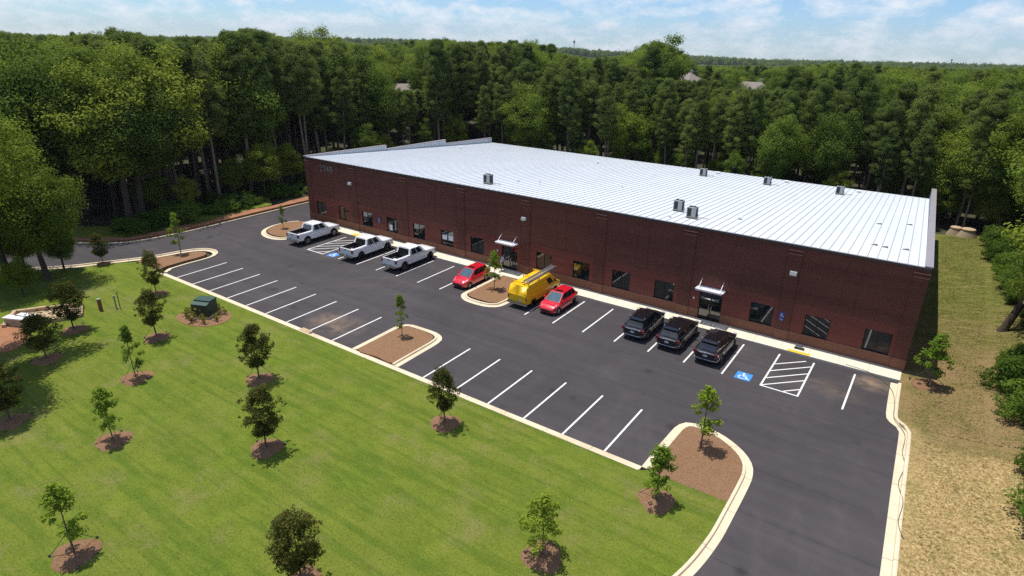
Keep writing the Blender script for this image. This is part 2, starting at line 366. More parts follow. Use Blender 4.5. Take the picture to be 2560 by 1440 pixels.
# ------------------------------------------------------------------ mesh helpers
class MB:
    def __init__(s): s.v = []; s.f = []; s.m = []
    def add(s, vs, fs, mi=0):
        o = len(s.v); s.v += [tuple(v) for v in vs]
        for f in fs: s.f.append(tuple(i + o for i in f)); s.m.append(mi)
        return s
    def quad(s, a, b, c, d, mi=0): return s.add([a, b, c, d], [(0, 1, 2, 3)], mi)
    def box(s, x0, x1, y0, y1, z0, z1, mi=0, mtx=None):
        vs = [(x0, y0, z0), (x1, y0, z0), (x1, y1, z0), (x0, y1, z0), (x0, y0, z1), (x1, y0, z1), (x1, y1, z1), (x0, y1, z1)]
        if mtx is not None: vs = [mtx @ Vector(v) for v in vs]
        return s.add(vs, [(0, 3, 2, 1), (4, 5, 6, 7), (0, 1, 5, 4), (1, 2, 6, 5), (2, 3, 7, 6), (3, 0, 4, 7)], mi)
    def prism(s, poly, z0, z1, mi=0, bottom=False):
        n = len(poly)
        vs = [(x, y, z0) for x, y in poly] + [(x, y, z1) for x, y in poly]
        fs = [tuple(range(n, 2 * n))] + [(i, (i + 1) % n, n + (i + 1) % n, n + i) for i in range(n)]
        if bottom: fs.append(tuple(reversed(range(n))))
        return s.add(vs, fs, mi)
    def tube(s, pts, rad, n=8, mi=0, cap=True):
        pts = [Vector(p) for p in pts]
        if not isinstance(rad, (list, tuple)): rad = [rad] * len(pts)
        rings = []
        for i, p in enumerate(pts):
            d = (pts[min(i + 1, len(pts) - 1)] - pts[max(i - 1, 0)]).normalized()
            a = d.orthogonal().normalized() if abs(d.z) < .99 else Vector((1, 0, 0))
            if abs(d.z) < .99: a = d.cross(Vector((0, 0, 1))).normalized()
            b = d.cross(a)
            rings.append([p + (a * math.cos(2 * math.pi * k / n) + b * math.sin(2 * math.pi * k / n)) * rad[i] for k in range(n)])
        vs = [v for r in rings for v in r]
        fs = [(i * n + k, i * n + (k + 1) % n, (i + 1) * n + (k + 1) % n, (i + 1) * n + k) for i in range(len(pts) - 1) for k in range(n)]
        if cap: fs += [tuple(range(n)), tuple(range((len(pts) - 1) * n, len(pts) * n))]
        return s.add(vs, fs, mi)
    def lathe(s, prof, n=20, mi=0, axis='z', c=(0, 0, 0)):
        vs = []
        for r, h in prof:
            for k in range(n):
                a = 2 * math.pi * k / n
                p = (r * math.cos(a), r * math.sin(a), h) if axis == 'z' else (r * math.cos(a), h, r * math.sin(a))
                vs.append((p[0] + c[0], p[1] + c[1], p[2] + c[2]))
        fs = [(i * n + k, i * n + (k + 1) % n, (i + 1) * n + (k + 1) % n, (i + 1) * n + k) for i in range(len(prof) - 1) for k in range(n)]
        if prof[0][0] > 1e-6: fs.append(tuple(range(n)))
        if prof[-1][0] > 1e-6: fs.append(tuple(range((len(prof) - 1) * n, len(prof) * n)))
        return s.add(vs, fs, mi)
    def mesh(s, name, mats, smooth=None):
        me = bpy.data.meshes.new(name)
        me.from_pydata(s.v, [], s.f)
        for m in (mats if isinstance(mats, (list, tuple)) else [mats]): me.materials.append(m)
        if any(s.m): me.polygons.foreach_set('material_index', s.m)
        bm = bmesh.new(); bm.from_mesh(me)
        bmesh.ops.remove_doubles(bm, verts=bm.verts, dist=1e-5)
        bmesh.ops.recalc_face_normals(bm, faces=bm.faces)
        bm.to_mesh(me); bm.free()
        if smooth is not None:
            me.shade_smooth(); me.set_sharp_from_angle(angle=R_(smooth))
        me.update()
        return me
    def build(s, name, mats, parent=None, smooth=None, loc=None):
        return obj(name, s.mesh(name, mats, smooth), parent, loc)
def obj(name, me, parent=None, loc=None, rz=0., scale=None):
    o = bpy.data.objects.new(name, me); COL.objects.link(o)
    if parent is not None: o.parent = parent
    if loc is not None: o.location = loc
    if rz: o.rotation_euler = (0, 0, rz)
    if scale is not None: o.scale = (scale,) * 3 if isinstance(scale, (int, float)) else scale
    return o
def tag(o, label=None, cat=None, group=None, kind=None):
    for k, v in (('label', label), ('category', cat), ('group', group), ('kind', kind)):
        if v: o[k] = v
    return o
def thing(name, loc, label, cat, group=None, rz=0., scale=None):
    return tag(obj(name, None, None, loc, rz, scale), label, cat, group)
def structure(o): o['kind'] = 'structure'; return o
def copy_tree(o, parent=None):
    c = o.copy(); COL.objects.link(c); c.parent = parent
    for ch in list(o.children):
        if ch.name in bpy.data.objects: copy_tree(ch, c)
    return c
def smoothpath(pts, n=8, closed=False):
    # Catmull-Rom through the points
    P_ = [Vector((*p, 0)) if len(p) == 2 else Vector(p) for p in pts]
    out = []
    m = len(P_)
    for i in range(m if closed else m - 1):
        if closed: a, b, c, d = P_[(i - 1) % m], P_[i], P_[(i + 1) % m], P_[(i + 2) % m]
        else: a, b, c, d = P_[max(i - 1, 0)], P_[i], P_[i + 1], P_[min(i + 2, m - 1)]
        for k in range(n):
            t = k / n
            out.append(.5 * ((2 * b) + (c - a) * t + (2 * a - 5 * b + 4 * c - d) * t * t + (3 * b - a - 3 * c + d) * t ** 3))
    if not closed: out.append(P_[-1])
    return [(v.x, v.y) for v in out]

# ------------------------------------------------------------------ terrain
def smoothstep(a, b, x):
    t = min(1, max(0, (x - a) / (b - a))); return t * t * (3 - 2 * t)
SLOPE = [(-180, .016), (-75, .016), (-53, .016), (-40, .022), (-28, .031), (-14, .039), (0, .038), (40, .036), (180, .030)]
def slope_at(az):
    for (a, s), (b, t) in zip(SLOPE, SLOPE[1:]):
        if a <= az <= b: return s + (t - s) * (az - a) / (b - a)
    return .03
def hn(x, y, s, seed=0):
    return math.sin(x * s + 1.3 + seed) * math.cos(y * s * 1.13 - .7 + seed * 2) + .5 * math.sin(x * s * 2.3 + y * s * 1.7 + seed)
def T(x, y):
    dx, dy = x - CAM.x, y - CAM.y
    d = math.hypot(dx, dy); az = math.degrees(math.atan2(dx, dy))
    far = 4.6 - d * slope_at(az) + hn(x, y, .011) * 1.2
    if d > 230: far -= 5.0 * smoothstep(230, 420, d) * (1 - smoothstep(800, 1300, d))      # a shallow valley behind the site
    if d > 900: far += hn(x, y, .0021, 2) * 5.0 * smoothstep(900, 1500, d)
    near = -.22
    # distance from the site rectangle
    ex = max(-47 - x, x - 36, 0); ey = max(-40 - y, y - 60, 0)
    e = math.hypot(ex, ey)
    if x < -46 and y < 58:
        near = -.22 + .35 * smoothstep(0, 6, e)
    edge = -.35 - .03 * min(e, 60) + hn(x, y, .06) * .25 * smoothstep(2, 12, e)
    t = smoothstep(0, 10, e)
    z = near * (1 - t) + edge * t
    f = smoothstep(95, 170, d) * smoothstep(8, 40, e)
    return z * (1 - f) + far * f
def axis_coords(lo, hi, step, far):
    c = [lo + i * step for i in range(int((hi - lo) / step) + 1)]
    s = step; x = c[-1]
    while x < far: s *= 1.16; x += s; c.append(x)
    s = step; x = c[0]
    while x > -far: s *= 1.16; x -= s; c.insert(0, x)
    return c
gx = axis_coords(-140, 70, 3.5, 5200); gy = axis_coords(-50, 150, 3.5, 5200)
tv = [(x, y, T(x, y)) for y in gy for x in gx]
nx = len(gx)
tf = [(j * nx + i, j * nx + i + 1, (j + 1) * nx + i + 1, (j + 1) * nx + i) for j in range(len(gy) - 1) for i in range(nx - 1)]
g = MB().add(tv, tf).build('ground', M['floor'], smooth=60)
structure(g)

def sheet(name, poly, z, mat, skirt=.3, kind=True, parent=None):
    o = MB().prism(poly, z - skirt, z).build(name, mat, parent)
    if kind: structure(o)
    return o

# ---- road outlines (plan view, metres)
right_road = [(26.12, 16.6), (26.2, 13.9), (26.28, 12.2)] + smoothpath([(26.3, 12.0), (26.45, 11.35), (26.95, 10.85), (27.16, 10.35)], 4)[1:] + [(27.22, 8.2), (27.32, 4.1), (27.44, 0.2), (27.52, -2.4), (27.7, -10), (27.9, -34)]
isl_R = smoothpath([(15.98, -1.55), (16.02, 1.2), (16.1, 3.2)], 3)[:-1] + smoothpath([(16.1, 3.2), (16.5, 3.92), (17.43, 4.15), (18.72, 3.9), (20.0, 3.16), (20.83, 2.2), (21.16, 1.1), (21.22, -.2), (21.22, -2.6), (21.18, -4.6), (20.85, -7.1), (20.0, -10.0), (18.4, -13.4), (15.8, -17.4), (12.0, -22.0), (6.5, -28.0)], 5)
far_curb = [(-41.5, 64.), (-42.6, 46.), (-43.6, 32.), (-44.2, 22.)] + smoothpath([(-44.2, 22.), (-44.35, 14.), (-44.5, 7.4), (-44.95, 4.0), (-45.8, 1.2), (-48.0, -.9), (-51.5, -3.0), (-58, -6.2), (-70, -11.5)], 5)[1:]
isl_L = [(-33.55, -1.5)] + smoothpath([(-34.15, -.9), (-34.25, 1.0), (-34.15, 2.9), (-34.4, 3.95), (-35.4, 4.45), (-36.7, 4.0), (-37.6, 2.4), (-38.1, .6), (-38.9, -1.2), (-40.6, -4.0), (-42.0, -6.3), (-45.0, -9.3), (-51., -12.8), (-62, -17.6), (-72, -22.5)], 5)

asph = [(-41.5, 64)] + far_curb[1:] + [(-72, -22.5)] + isl_L[::-1][1:] + [(-33.0, -1.5), (15.98, -1.55)] + isl_R[1:] + [(27.9, -34)] + right_road[::-1][1:] + [(26.12, 17.3), (-36.6, 17.3), (-37.3, 64)]
lot = sheet('parking_lot', asph, 0.0, M['asphalt'], .25)
tag(lot, 'dark new asphalt parking lot and drive in front of the brick building')

# lawn and planted strips (raised to kerb height)
lawn_poly = [(-33.6, -2.02), (16.35, -2.12), (16.55, -1.85), (20.72, -1.72)]
lawn_poly += [(x - .48, y) for x, y in isl_R if y < -1.75 and x > 15][:]
lawn_poly = [(-33.6, -1.95), (16.1, -1.95), (16.35, -1.78), (20.8, -1.68)] + [(x - .46, y + .05) for x, y in isl_R if y < -1.9 and x > 12] + [(6.0, -28.5), (-2, -40), (-64, -40), (-72, -23)] + [(x + .2, y - .5) for x, y in isl_L[::-1] if y < -1.9] + [(-38.3, -1.6), (-34.3, -1.55)]
lawn = sheet('lawn', lawn_poly, .105, M['lawn'], .4)
tag(lawn, 'mown green lawn sloping below the parking lot')
mR = [(16.4, -1.78)] + [(x, y) for x, y in smoothpath([(16.5, -1.2), (16.52, 2.9), (16.85, 3.55), (17.5, 3.7), (18.5, 3.45), (19.7, 2.7), (20.4, 1.8), (20.66, .8), (20.68, -.4), (20.66, -1.70)], 5)]
structure(sheet('mulch_bed', mR, .112, M['mulch'], .3)); 
mF = smoothpath([(-6.45, -1.45), (-6.58, .6), (-6.62, 2.7), (-6.2, 3.45), (-5.1, 3.55), (-3.75, 3.5), (-3.15, 3.0), (-3.02, 1.8), (-2.98, .1), (-2.95, -1.40), (-4.6, -1.42)], 4, True)
sheet('mulch_bed', mF, .115, M['mulch'], .3)
oF = [(-7.08, -1.5), (-7.12, 2.2)] + smoothpath([(-7.12, 2.2), (-7.08, 3.2), (-6.5, 4.0), (-5.2, 4.15), (-3.6, 4.12), (-2.7, 3.6), (-2.45, 2.6)], 5)[1:] + [(-2.38, -1.5)]
mB2 = smoothpath([(-6.58, 16.9), (-6.62, 13.5), (-6.55, 11.75), (-6.0, 11.15), (-4.9, 11.05), (-3.7, 11.15), (-3.1, 11.75), (-3.02, 13.5), (-3.02, 16.9), (-4.8, 16.95)], 4, True)
sheet('mulch_bed', mB2, .115, M['mulch'], .3)
oB2 = [(-7.1, 17.0), (-7.12, 12.2)] + smoothpath([(-7.12, 12.2), (-7.0, 11.1), (-6.1, 10.35), (-4.9, 10.2), (-3.6, 10.35), (-2.7, 11.0), (-2.5, 12.2)], 5)[1:] + [(-2.5, 17.0)]
mB1 = smoothpath([(-36.9, 17.2), (-37.9, 15.8), (-37.85, 13.8), (-37.0, 12.4), (-35.4, 11.75), (-33.7, 12.0), (-32.9, 13.0), (-32.8, 15.0), (-32.8, 17.2), (-34.8, 17.3)], 4, True)
sheet('mulch_bed', mB1, .115, M['mulch'], .3)
oB1 = [(-37.6, 17.3)] + smoothpath([(-38.3, 16.5), (-38.6, 14.4), (-37.9, 12.4), (-36.4, 11.2), (-34.6, 10.85), (-33.1, 11.3), (-32.35, 12.6)], 5) + [(-32.25, 17.0)]
mL = [(-34.35, -1.55)] + smoothpath([(-34.68, -.8), (-34.72, 1.2), (-34.66, 2.8), (-34.9, 3.6), (-35.5, 3.9), (-36.4, 3.55), (-37.15, 2.2), (-37.6, .5), (-38.25, -1.0)], 4) + [(-38.6, -1.65)]
sheet('mulch_bed', mL, .118, M['mulch'], .3)

def offset_path(pts, d):
    out = []
    for i, p in enumerate(pts):
        a = Vector(pts[max(i - 1, 0)]); b = Vector(pts[min(i + 1, len(pts) - 1)])
        t = (b - a); t.normalize(); n = Vector((-t.y, t.x))
        out.append((p[0] + n.x * d, p[1] + n.y * d))
    return out
def resample(pts, step):
    P_ = [Vector(p) for p in pts]; L = [0]
    for a, b in zip(P_, P_[1:]): L.append(L[-1] + (b - a).length)
    n = max(1, round(L[-1] / step)); out = []
    for k in range(n + 1):
        s = L[-1] * k / n; i = 0
        while i < len(L) - 2 and L[i + 1] < s: i += 1
        t = (s - L[i]) / max(1e-9, L[i + 1] - L[i]); out.append(tuple(P_[i].lerp(P_[i + 1], t)))
    return out
CURB_PROF = [(0., -.1), (0., .010), (.36, .018), (.39, .125), (.42, .14), (.53, .14), (.55, .125), (.55, -.15)]
def curb(path, side, label, step=3.0, w=1.0):
    """a kerb and gutter cast in lengths with a joint between them; side +1 puts the kerb head on the left of the path"""
    root = structure(obj('kerb', None)); tag(root, label)
    fine = resample(path, .5); per = max(2, round(step / .5)); i = 0
    while i < len(fine) - 1:
        j = min(i + per, len(fine) - 1)
        if len(fine) - 1 - j < per // 2: j = len(fine) - 1
        seg = fine[max(i - 1, 0):j + 2]; s0 = 1 if i > 0 else 0
        rows = []
        for o_, z in CURB_PROF:
            op = offset_path(seg, side * o_ * w)[s0:s0 + (j - i) + 1]
            rows.append([Vector((x, y, z)) for x, y in op])
        for r in rows:       # the joint
            r[0] = r[0].lerp(r[1], .022); r[-1] = r[-1].lerp(r[-2], .022)
        m = MB(); k = j - i + 1
        vs = [v for r in rows for v in r]
        fs = [(a * k + b, a * k + b + 1, (a + 1) * k + b + 1, (a + 1) * k + b) for a in range(len(rows) - 1) for b in range(k - 1)]
        fs += [tuple(a * k for a in range(len(rows))), tuple(a * k + k - 1 for a in range(len(rows)))]
        m.add(vs, fs); m.build('kerb_segment', M['curb'], root, 40)
        i = j
    return root
curb([(16.0, -1.52), (-33.2, -1.52)], 1, 'long straight kerb between the lawn and the parking bays')
curb(isl_R, -1, 'curving kerb around the large mulch island and down the drive')
curb(right_road, 1, 'kerb along the outer edge of the drive beside the dry bank', w=1.12)
curb(oF, -1, 'kerb around the mulch island in the middle of the front bays')
curb(oB2, 1, 'kerb around the mulch island between red car and yellow van')
curb(oB1, 1, 'kerb around the rounded mulch island beside the white pickups')
curb(far_curb, 1, 'kerb along the far edge of the drive below the woods')
curb(isl_L, -1, 'kerb around the mulch tongue at the end of the front bays')
# storm drain in the straight kerb
dr = MB(); dr.box(-12.6, -11.5, -1.98, -1.50, -.1, .152); dr.build('storm_drain', M['stonewall'])
tag(bpy.data.objects['storm_drain'], 'brown storm drain inlet set in the straight lawn kerb', 'drain')
dr2 = MB(); dr2.box(-12.45, -11.65, -1.497, -1.485, .01, .11); dr2.build('inlet_throat', M['under'], bpy.data.objects['storm_drain'])

# sidewalk slabs
sw = structure(obj('sidewalk', None)); tag(sw, 'pale concrete sidewalk along the foot of the brick wall')
x = -32.2; k = 0
while x < 26.5:
    x1 = min(x + 1.96, 26.66)
    m = MB(); m.box(x + .008, x1 - .008, 16.98 + .004 * (k % 2), 18.63, -.15, .13 + .003 * (k % 3)); m.build('slab', M['walk'], sw)
    x = x1; k += 1
m = MB(); m.box(-32.2, 26.66, 16.99, 18.6, -.15, .10); m.build('joint_bed', M['stonewall'], sw)
ram = MB(); ram.box(19.3, 20.85, 16.985, 17.35, .12, .142); ram.build('tactile_strip', M['yellow'], sw)
ram = MB(); ram.box(-27.9, -26.7, 16.985, 17.6, .12, .142); ram.build('tactile_strip', M['yellow'], sw)

# right-hand bank
bxs = [26.66 + i * .9 for i in range(32)]; bys = [-40 + i * .8 for i in range(132)]
def bank_z(x, y):
    lim = 28.3 if y < 11 else 27.2
    return .10 + .11 * max(0, x - lim) + .16 * max(0, x - 31.5) + .06 * hn(x, y, .5) * smoothstep(lim, lim + 2, x) - 1.2 * smoothstep(56, 66, y)
bv = []
for y in bys:
    x0 = float(np.interp(y, [-40, -2.4, .2, 4.1, 8.2, 10.35, 10.9, 11.5, 12.2, 16.6, 17.2, 18.6, 18.7], [28.42, 28.05, 27.96, 27.84, 27.74, 27.7, 27.3, 26.86, 26.80, 26.62, 26.62, 26.62, 25.0]))
    for i in range(32):
        xx = x0 + i * .9; bv.append((xx, y, bank_z(xx, y)))
bf = [(j * 32 + i, j * 32 + i + 1, (j + 1) * 32 + i + 1, (j + 1) * 32 + i) for j in range(131) for i in range(31)]
bank = structure(MB().add(bv, bf).build('bank', M['bank'], smooth=60)); tag(bank, 'dry straw and grass bank rising beside the drive')
# grassy verge and clay behind the far kerb
vg = [(x - .6, y) for x, y in far_curb if y > -5]; ve = [(x - 1.5 - .4 * math.sin(i), y + .4) for i, (x, y) in enumerate(vg)]
structure(sheet('verge', vg + ve[::-1], .12, M['dirt'], .4))
vg2 = [(x - 2.2, y + .4) for x, y in far_curb if -4 < y < 20]; ve2 = [(x - 3.8, y + 2.2) for x, y in vg2]
structure(sheet('verge_grass', vg2 + ve2[::-1], .135, M['lawn'], .4))

# ---------------------------------------------------------------- painted markings
def stripe(x0, y0, x1, y1, w=.115, z=.005, mat=None, parent=lot, name='parking_line'):
    a = Vector((x0, y0)); b = Vector((x1, y1)); d = (b - a).normalized(); n = Vector((-d.y, d.x)) * w / 2
    m = MB(); m.quad((*(a - n), z), (*(b - n), z), (*(b + n), z), (*(a + n), z))
    return m.build(name, mat or M['stripe'], parent)
S = 2.743
for i in range(9): stripe(-9.28 - (8 - i) * S, -1.50, -9.28 - (8 - i) * S, 3.62)
for i in range(6): stripe(i * S, -1.50, i * S, 3.62)
for k in range(6): stripe(-23.12 + k * S, 10.95, -23.12 + k * S, 16.35)
for k in range(7): stripe(-.08 + k * S, 10.95, -.08 + k * S, 16.35)
stripe(23.97, 11.02, 23.97, 16.36)
def hatch(x0, x1):
    for (a, b, c, d) in ((x0, 10.95, x0, 16.35), (x1, 10.95, x1, 16.4)): stripe(a, b, c, d)
    stripe(x0 - .05, 11.0, x1 + .05, 11.0, z=.0056)
    w = x1 - x0
    for y in (11.1, 12.22, 13.4, 14.56):
        yb = y + w * .96
        if yb > 16.3: stripe(x0 + .06, y, x0 + (16.3 - y) / .96, 16.3, .10, .0062)
        else: stripe(x0 + .06, y, x1 - .06, yb, .10, .0062)
    stripe(x0 + w * .62, 11.1, x1 - .06, 11.1 + w * .36, .10, .0062)
hatch(18.98, 21.32); hatch(-28.05, -25.6)
def wheelchair(m, ox, oy, s, z, flat=True):
    """the access symbol as flat paint; x right, y up in its own plane"""
    st = [0.]
    def P_(x, y): return (ox + x * s, oy + y * s, z + st[0]) if flat else (ox + x * s, z - st[0], oy + y * s)
    def disc(cx, cy, r):
        m.add([P_(cx + r * math.cos(a), cy + r * math.sin(a)) for a in np.linspace(0, 2 * math.pi, 14, endpoint=False)], [tuple(range(14))])
    def seg(pts, w):
        for (x0, y0), (x1, y1) in zip(pts, pts[1:]):
            st[0] += .0004
            a = Vector((x0, y0)); b = Vector((x1, y1)); d = (b - a).normalized(); n = Vector((-d.y, d.x)) * w / 2; e = d * w * .3
            m.quad(P_(*(a - n - e)), P_(*(b - n + e)), P_(*(b + n + e)), P_(*(a + n - e)))
    disc(-.06, .36, .085)
    seg([(-.05, .24), (-.03, -.02), (.20, -.03), (.30, -.30), (.40, -.27)], .075)
    seg([(-.03, .12), (.16, .12)], .06)
    arc = [(-.02 + .27 * math.cos(t), -.16 + .25 * math.sin(t)) for t in np.linspace(R_(118), R_(345), 12)]
    seg(arc, .065)
for cx, cy in ((17.72, 11.52), (-24.45, 11.5)):
    m = MB(); m.quad((cx - .52, cy - .52, .005), (cx + .52, cy - .52, .005), (cx + .52, cy + .52, .005), (cx - .52, cy + .52, .005))
    sq = m.build('access_square', M['bluepaint'], lot)
    m = MB(); wheelchair(m, cx, cy, 1.0, .0095); m.build('access_symbol', M['stripe'], sq)

# ------------------------------------------------------------------ the brick warehouse
XL, XR, YF, YB = -37.0, 26.64, 18.65, 55.6
XRB = 25.6                                     # the far end of the right wall
ZE = 7.72                                      # roof at the front eave
ZB = 4.56                                      # roof at the back eave
RS = (ZB - ZE) / (YB - YF)
def roofz(y): return ZE + RS * (y - YF)
bld = thing('brick_warehouse', (XL, YF, 0), 'long dark brick warehouse with a white standing seam metal roof', 'building')
def bpart(m, name, mat, smooth=None, parent=None):
    if parent is None or parent is bld:
        o = m.build(name, mat, bld, smooth); o.location = (-XL, -YF, 0)
    else:
        o = m.build(name, mat, parent, smooth)
    return o
BAY0, BAY = -34.8, 3.965
DOORS = (7, 12)
WW, WZ0, WZ1 = 1.72, .94, 2.60
opens = []
for k in range(16):
    c = BAY0 + BAY * k
    if k in DOORS: opens.append((c - .92, c + .92, -.05, 2.42, k))
    else: opens.append((c - WW / 2, c + WW / 2, WZ0, WZ1, k))
# front wall as three horizontal zones with real openings
def wall_zone(z0, z1, holes, y, depth=.25):
    m = MB(); xs = sorted({XL, XR} | {v for h in holes for v in h[:2]})
    for a, b in zip(xs, xs[1:]):
        hs = sorted([h for h in holes if h[0] <= a + 1e-6 and h[1] >= b - 1e-6], key=lambda h: h[2])
        z = z0
        for h in hs:
            if h[2] > z: m.quad((a, y, z), (b, y, z), (b, y, h[2]), (a, y, h[2]))
            z = max(z, h[3])
            a0, a1, h0, h1 = a, b, max(h[2], z0), min(h[3], z1)
            m.quad((a0, y, h0), (a0, y + depth, h0), (a0, y + depth, h1), (a0, y, h1)); m.quad((a1, y, h0), (a1, y, h1), (a1, y + depth, h1), (a1, y + depth, h0))
            if h[3] <= z1: m.quad((a0, y, h1), (a0, y + depth, h1), (a1, y + depth, h1), (a1, y, h1))
            if h[2] >= z0: m.quad((a0, y, h0), (a1, y, h0), (a1, y + depth, h0), (a0, y + depth, h0))
        if z < z1: m.quad((a, y, z), (b, y, z), (b, y, z1), (a, y, z1))
    return m
bpart(wall_zone(-.3, .93, [o for o in opens if o[4] in DOORS], YF - .03), 'wall_base', M['brick_base'])
m = MB(); m.box(XL, XR, YF - .045, YF + .1, .93, .955)
for k in DOORS: pass
sill = MB()
xs_ = [XL] + [v for o in opens if o[4] in DOORS for v in o[:2]] + [XR]
for a, b in zip(xs_[::2], xs_[1::2]): sill.box(a, b, YF - .05, YF + .02, .931, .957)
bpart(sill, 'brick_sill_course', M['ledge'])
bpart(wall_zone(.93, 3.25, [(o[0], o[1], max(o[2], .5), o[3], o[4]) for o in opens], YF), 'wall_middle', M['brick_red'])
bpart(wall_zone(3.25, ZE + .02, [], YF), 'wall_upper', M['brick'])
# pilasters with their brick ledges, every second bay
for k in range(9):
    xc = -36.62 + 7.86 * k
    a, b = max(XL - .02, xc - .48), min(XR + .02, xc + .48)
    m = MB(); m.box(a, b, YF - .075, YF + .1, .97, 7.18); bpart(m, 'pilaster', M['brick'])
    m = MB(); m.box(a - .02, b + .02, YF - .11, YF + .1, -.25, .965); bpart(m, 'pilaster_base', M['brick_base'])
    m = MB(); m.box(a - .03, b + .03, YF - .13, YF + .1, 7.0, 7.05); m.box(a - .03, b + .03, YF - .13, YF + .1, 7.28, 7.33); bpart(m, 'pilaster_ledge', M['ledge'])
# flat brick accents at mid bay between pilasters
for k in range(8):
    xc = -36.62 + 7.86 * (k + .5)
    m = MB(); m.box(xc - .45, xc + .45, YF - .03, YF + .1, 3.3, 7.25); bpart(m, 'brick_panel', M['brick'])
# side and rear walls
def side_wall(x0, x1, name, zt):
    m = MB()
    (fx, fy), (bx, by) = x0, x1
    m.add([(fx, fy, -.4), (bx, by, -.4), (bx, by, zt[1]), (fx, fy, zt[0])], [(0, 1, 2, 3)])
    bpart(m, name, M['brick_y'])
side_wall((XL, YF), (XL, YB), 'wall_side', (ZE, ZB))
side_wall((XR, YF), (XRB, YB), 'wall_side', (ZE, ZB))
m = MB(); m.quad((XL, YB, -3), (XRB, YB, -3), (XRB, YB, ZB), (XL, YB, ZB)); bpart(m, 'wall_back', M['brick'])
# dark eave line and slim gutter lip along the front
m = MB(); m.box(XL - .02, XR + .02, YF - .09, YF + .03, ZE - .14, ZE + .015); bpart(m, 'eave_trim', M['fascia'])
m = MB(); m.box(XL - .02, XR + .02, YF - .10, YF + .06, ZE + .018, ZE + .05); bpart(m, 'eave_cap', M['coping'])
# roof: base sheet and standing-seam panels
roof = MB()
roof.quad((XL, YF, ZE), (XR, YF, ZE), (XRB, YB, ZB), (XL, YB, ZB)); 
roof_o = bpart(roof, 'roof', M['roofm'])
npan = 105
pw = (XR - XL - .3) / npan
L_ = math.hypot(YB - YF, ZB - ZE) + .25
pm_ = MB()
pm_.box(0, pw - .055, 0, 1, .012, .022)                       # flat pan
pm_.box(pw - .05, pw - .008, 0, 1, .012, .062, 1)            # raised seam
for s_ in (.0,): pass
panel_me = pm_.mesh('roof_panel', [M['roofm'], M['seam']])
ang = math.atan2(ZB - ZE, YB - YF)
for i in range(npan):
    x0 = XL + .15 + i * pw
    xe = XL + .15 + (i + 1) * pw
    skew = (XRB - XR) * (x0 - XL) / (XR - XL)
    p = obj('roof_panel', panel_me, roof_o)
    mt = Matrix(((1, skew, 0, x0), (0, YB - YF + .2, 0, YF + .065), (0, ZB - ZE, 1, ZE + .004), (0, 0, 0, 1)))
    p.matrix_parent_inverse = mt
# stepped parapet on the far-left gable, metal-lined inside, capped with coping
def parapet(x_out, x_in, y0, y1, zt0, zt1, xo1=None, xi1=None):
    xo1 = x_out if xo1 is None else xo1; xi1 = x_in if xi1 is None else xi1
    m = MB()
    lo0, lo1 = roofz(y0) - .3, roofz(y1) - .3
    vs = [(x_out, y0, lo0), (x_in, y0, lo0), (xi1, y1, lo1), (xo1, y1, lo1), (x_out, y0, zt0), (x_in, y0, zt0), (xi1, y1, zt1), (xo1, y1, zt1)]
    m.add(vs, [(0, 1, 5, 4), (2, 3, 7, 6), (3, 0, 4, 7)], 0); m.add(vs, [(1, 2, 6, 5), (4, 5, 6, 7)], 1)
    p = bpart(m, 'parapet', [M['brick_y'], M['parapet_in']])
    c = MB(); e = .05; s = 1 if x_in > x_out else -1
    vs = []
    for dz in (.0, .07):
        vs += [(x_out - s * e, y0 - e, zt0 + dz), (x_in + s * e, y0 - e, zt0 + dz), (xi1 + s * e, y1 + e, zt1 + dz), (xo1 - s * e, y1 + e, zt1 + dz)]
    c.add(vs, [(0, 1, 2, 3), (4, 5, 6, 7), (0, 1, 5, 4), (1, 2, 6, 5), (2, 3, 7, 6), (3, 0, 4, 7)])
    c.build('coping', M['coping'], p)
    n = int((y1 - y0) / .45); r = MB()
    for i in range(n):                              # ribs of the liner sheet
        y = y0 + .2 + i * (y1 - y0 - .3) / n; t = (y - y0) / (y1 - y0); zt = zt0 + (zt1 - zt0) * t; xi = x_in + (xi1 - x_in) * t
        r.box(min(xi, xi + s * .03), max(xi, xi + s * .03), y, y + .06, roofz(y), zt - .01)
    r.build('liner_rib', M['seam'], p)['kind'] = 'stuff'
parapet(XL - .02, XL + .32, YF - .05, 31.8, 7.80, 7.30)
parapet(XL - .02, XL + .32, 31.85, 44.0, 6.78, 6.50)
parapet(XL - .02, XL + .32, 44.05, YB, 5.92, 5.35)
parapet(XR + .02, XR - .36, YF - .05, YB, 7.80, 5.75, XRB + .02, XRB - .36)
# windows
for k in range(16):
    if k in DOORS: continue
    c = BAY0 + BAY * k; a, b = c - WW / 2, c + WW / 2; y = YF + .12
    w = MB(); t = .055
    w.box(a, b, y - .04, y + .05, WZ0, WZ0 + t); w.box(a, b, y - .04, y + .05, WZ1 - t, WZ1)
    w.box(a, a + t, y - .04, y + .05, WZ0 + t, WZ1 - t); w.box(b - t, b, y - .04, y + .05, WZ0 + t, WZ1 - t)
    w.box(c - .028, c + .028, y - .04, y + .05, WZ0 + t, WZ1 - t)
    wo_ = bpart(w, 'window', M['frame'])
    for (p, q) in ((a + t, c - .028), (c + .028, b - t)):
        g_ = MB(); g_.box(p, q, y + .0, y + .012, WZ0 + t, WZ1 - t); g_.build('pane', M['pane'], wo_)
    if k == 5:                                     # two sheets of paper taped inside one window
        for (p, q) in ((a + .12, c - .12), (c + .10, b - .12)):
            g_ = MB(); g_.box(p, q, y - .006, y - .001, 1.55, 2.05); g_.build('notice', M['signwhite'], wo_)
    if k == 3:
        g_ = MB(); g_.box(a + .3, c - .12, y - .006, y - .001, 1.05, 1.75); g_.build('notice', M['signwhite'], wo_)
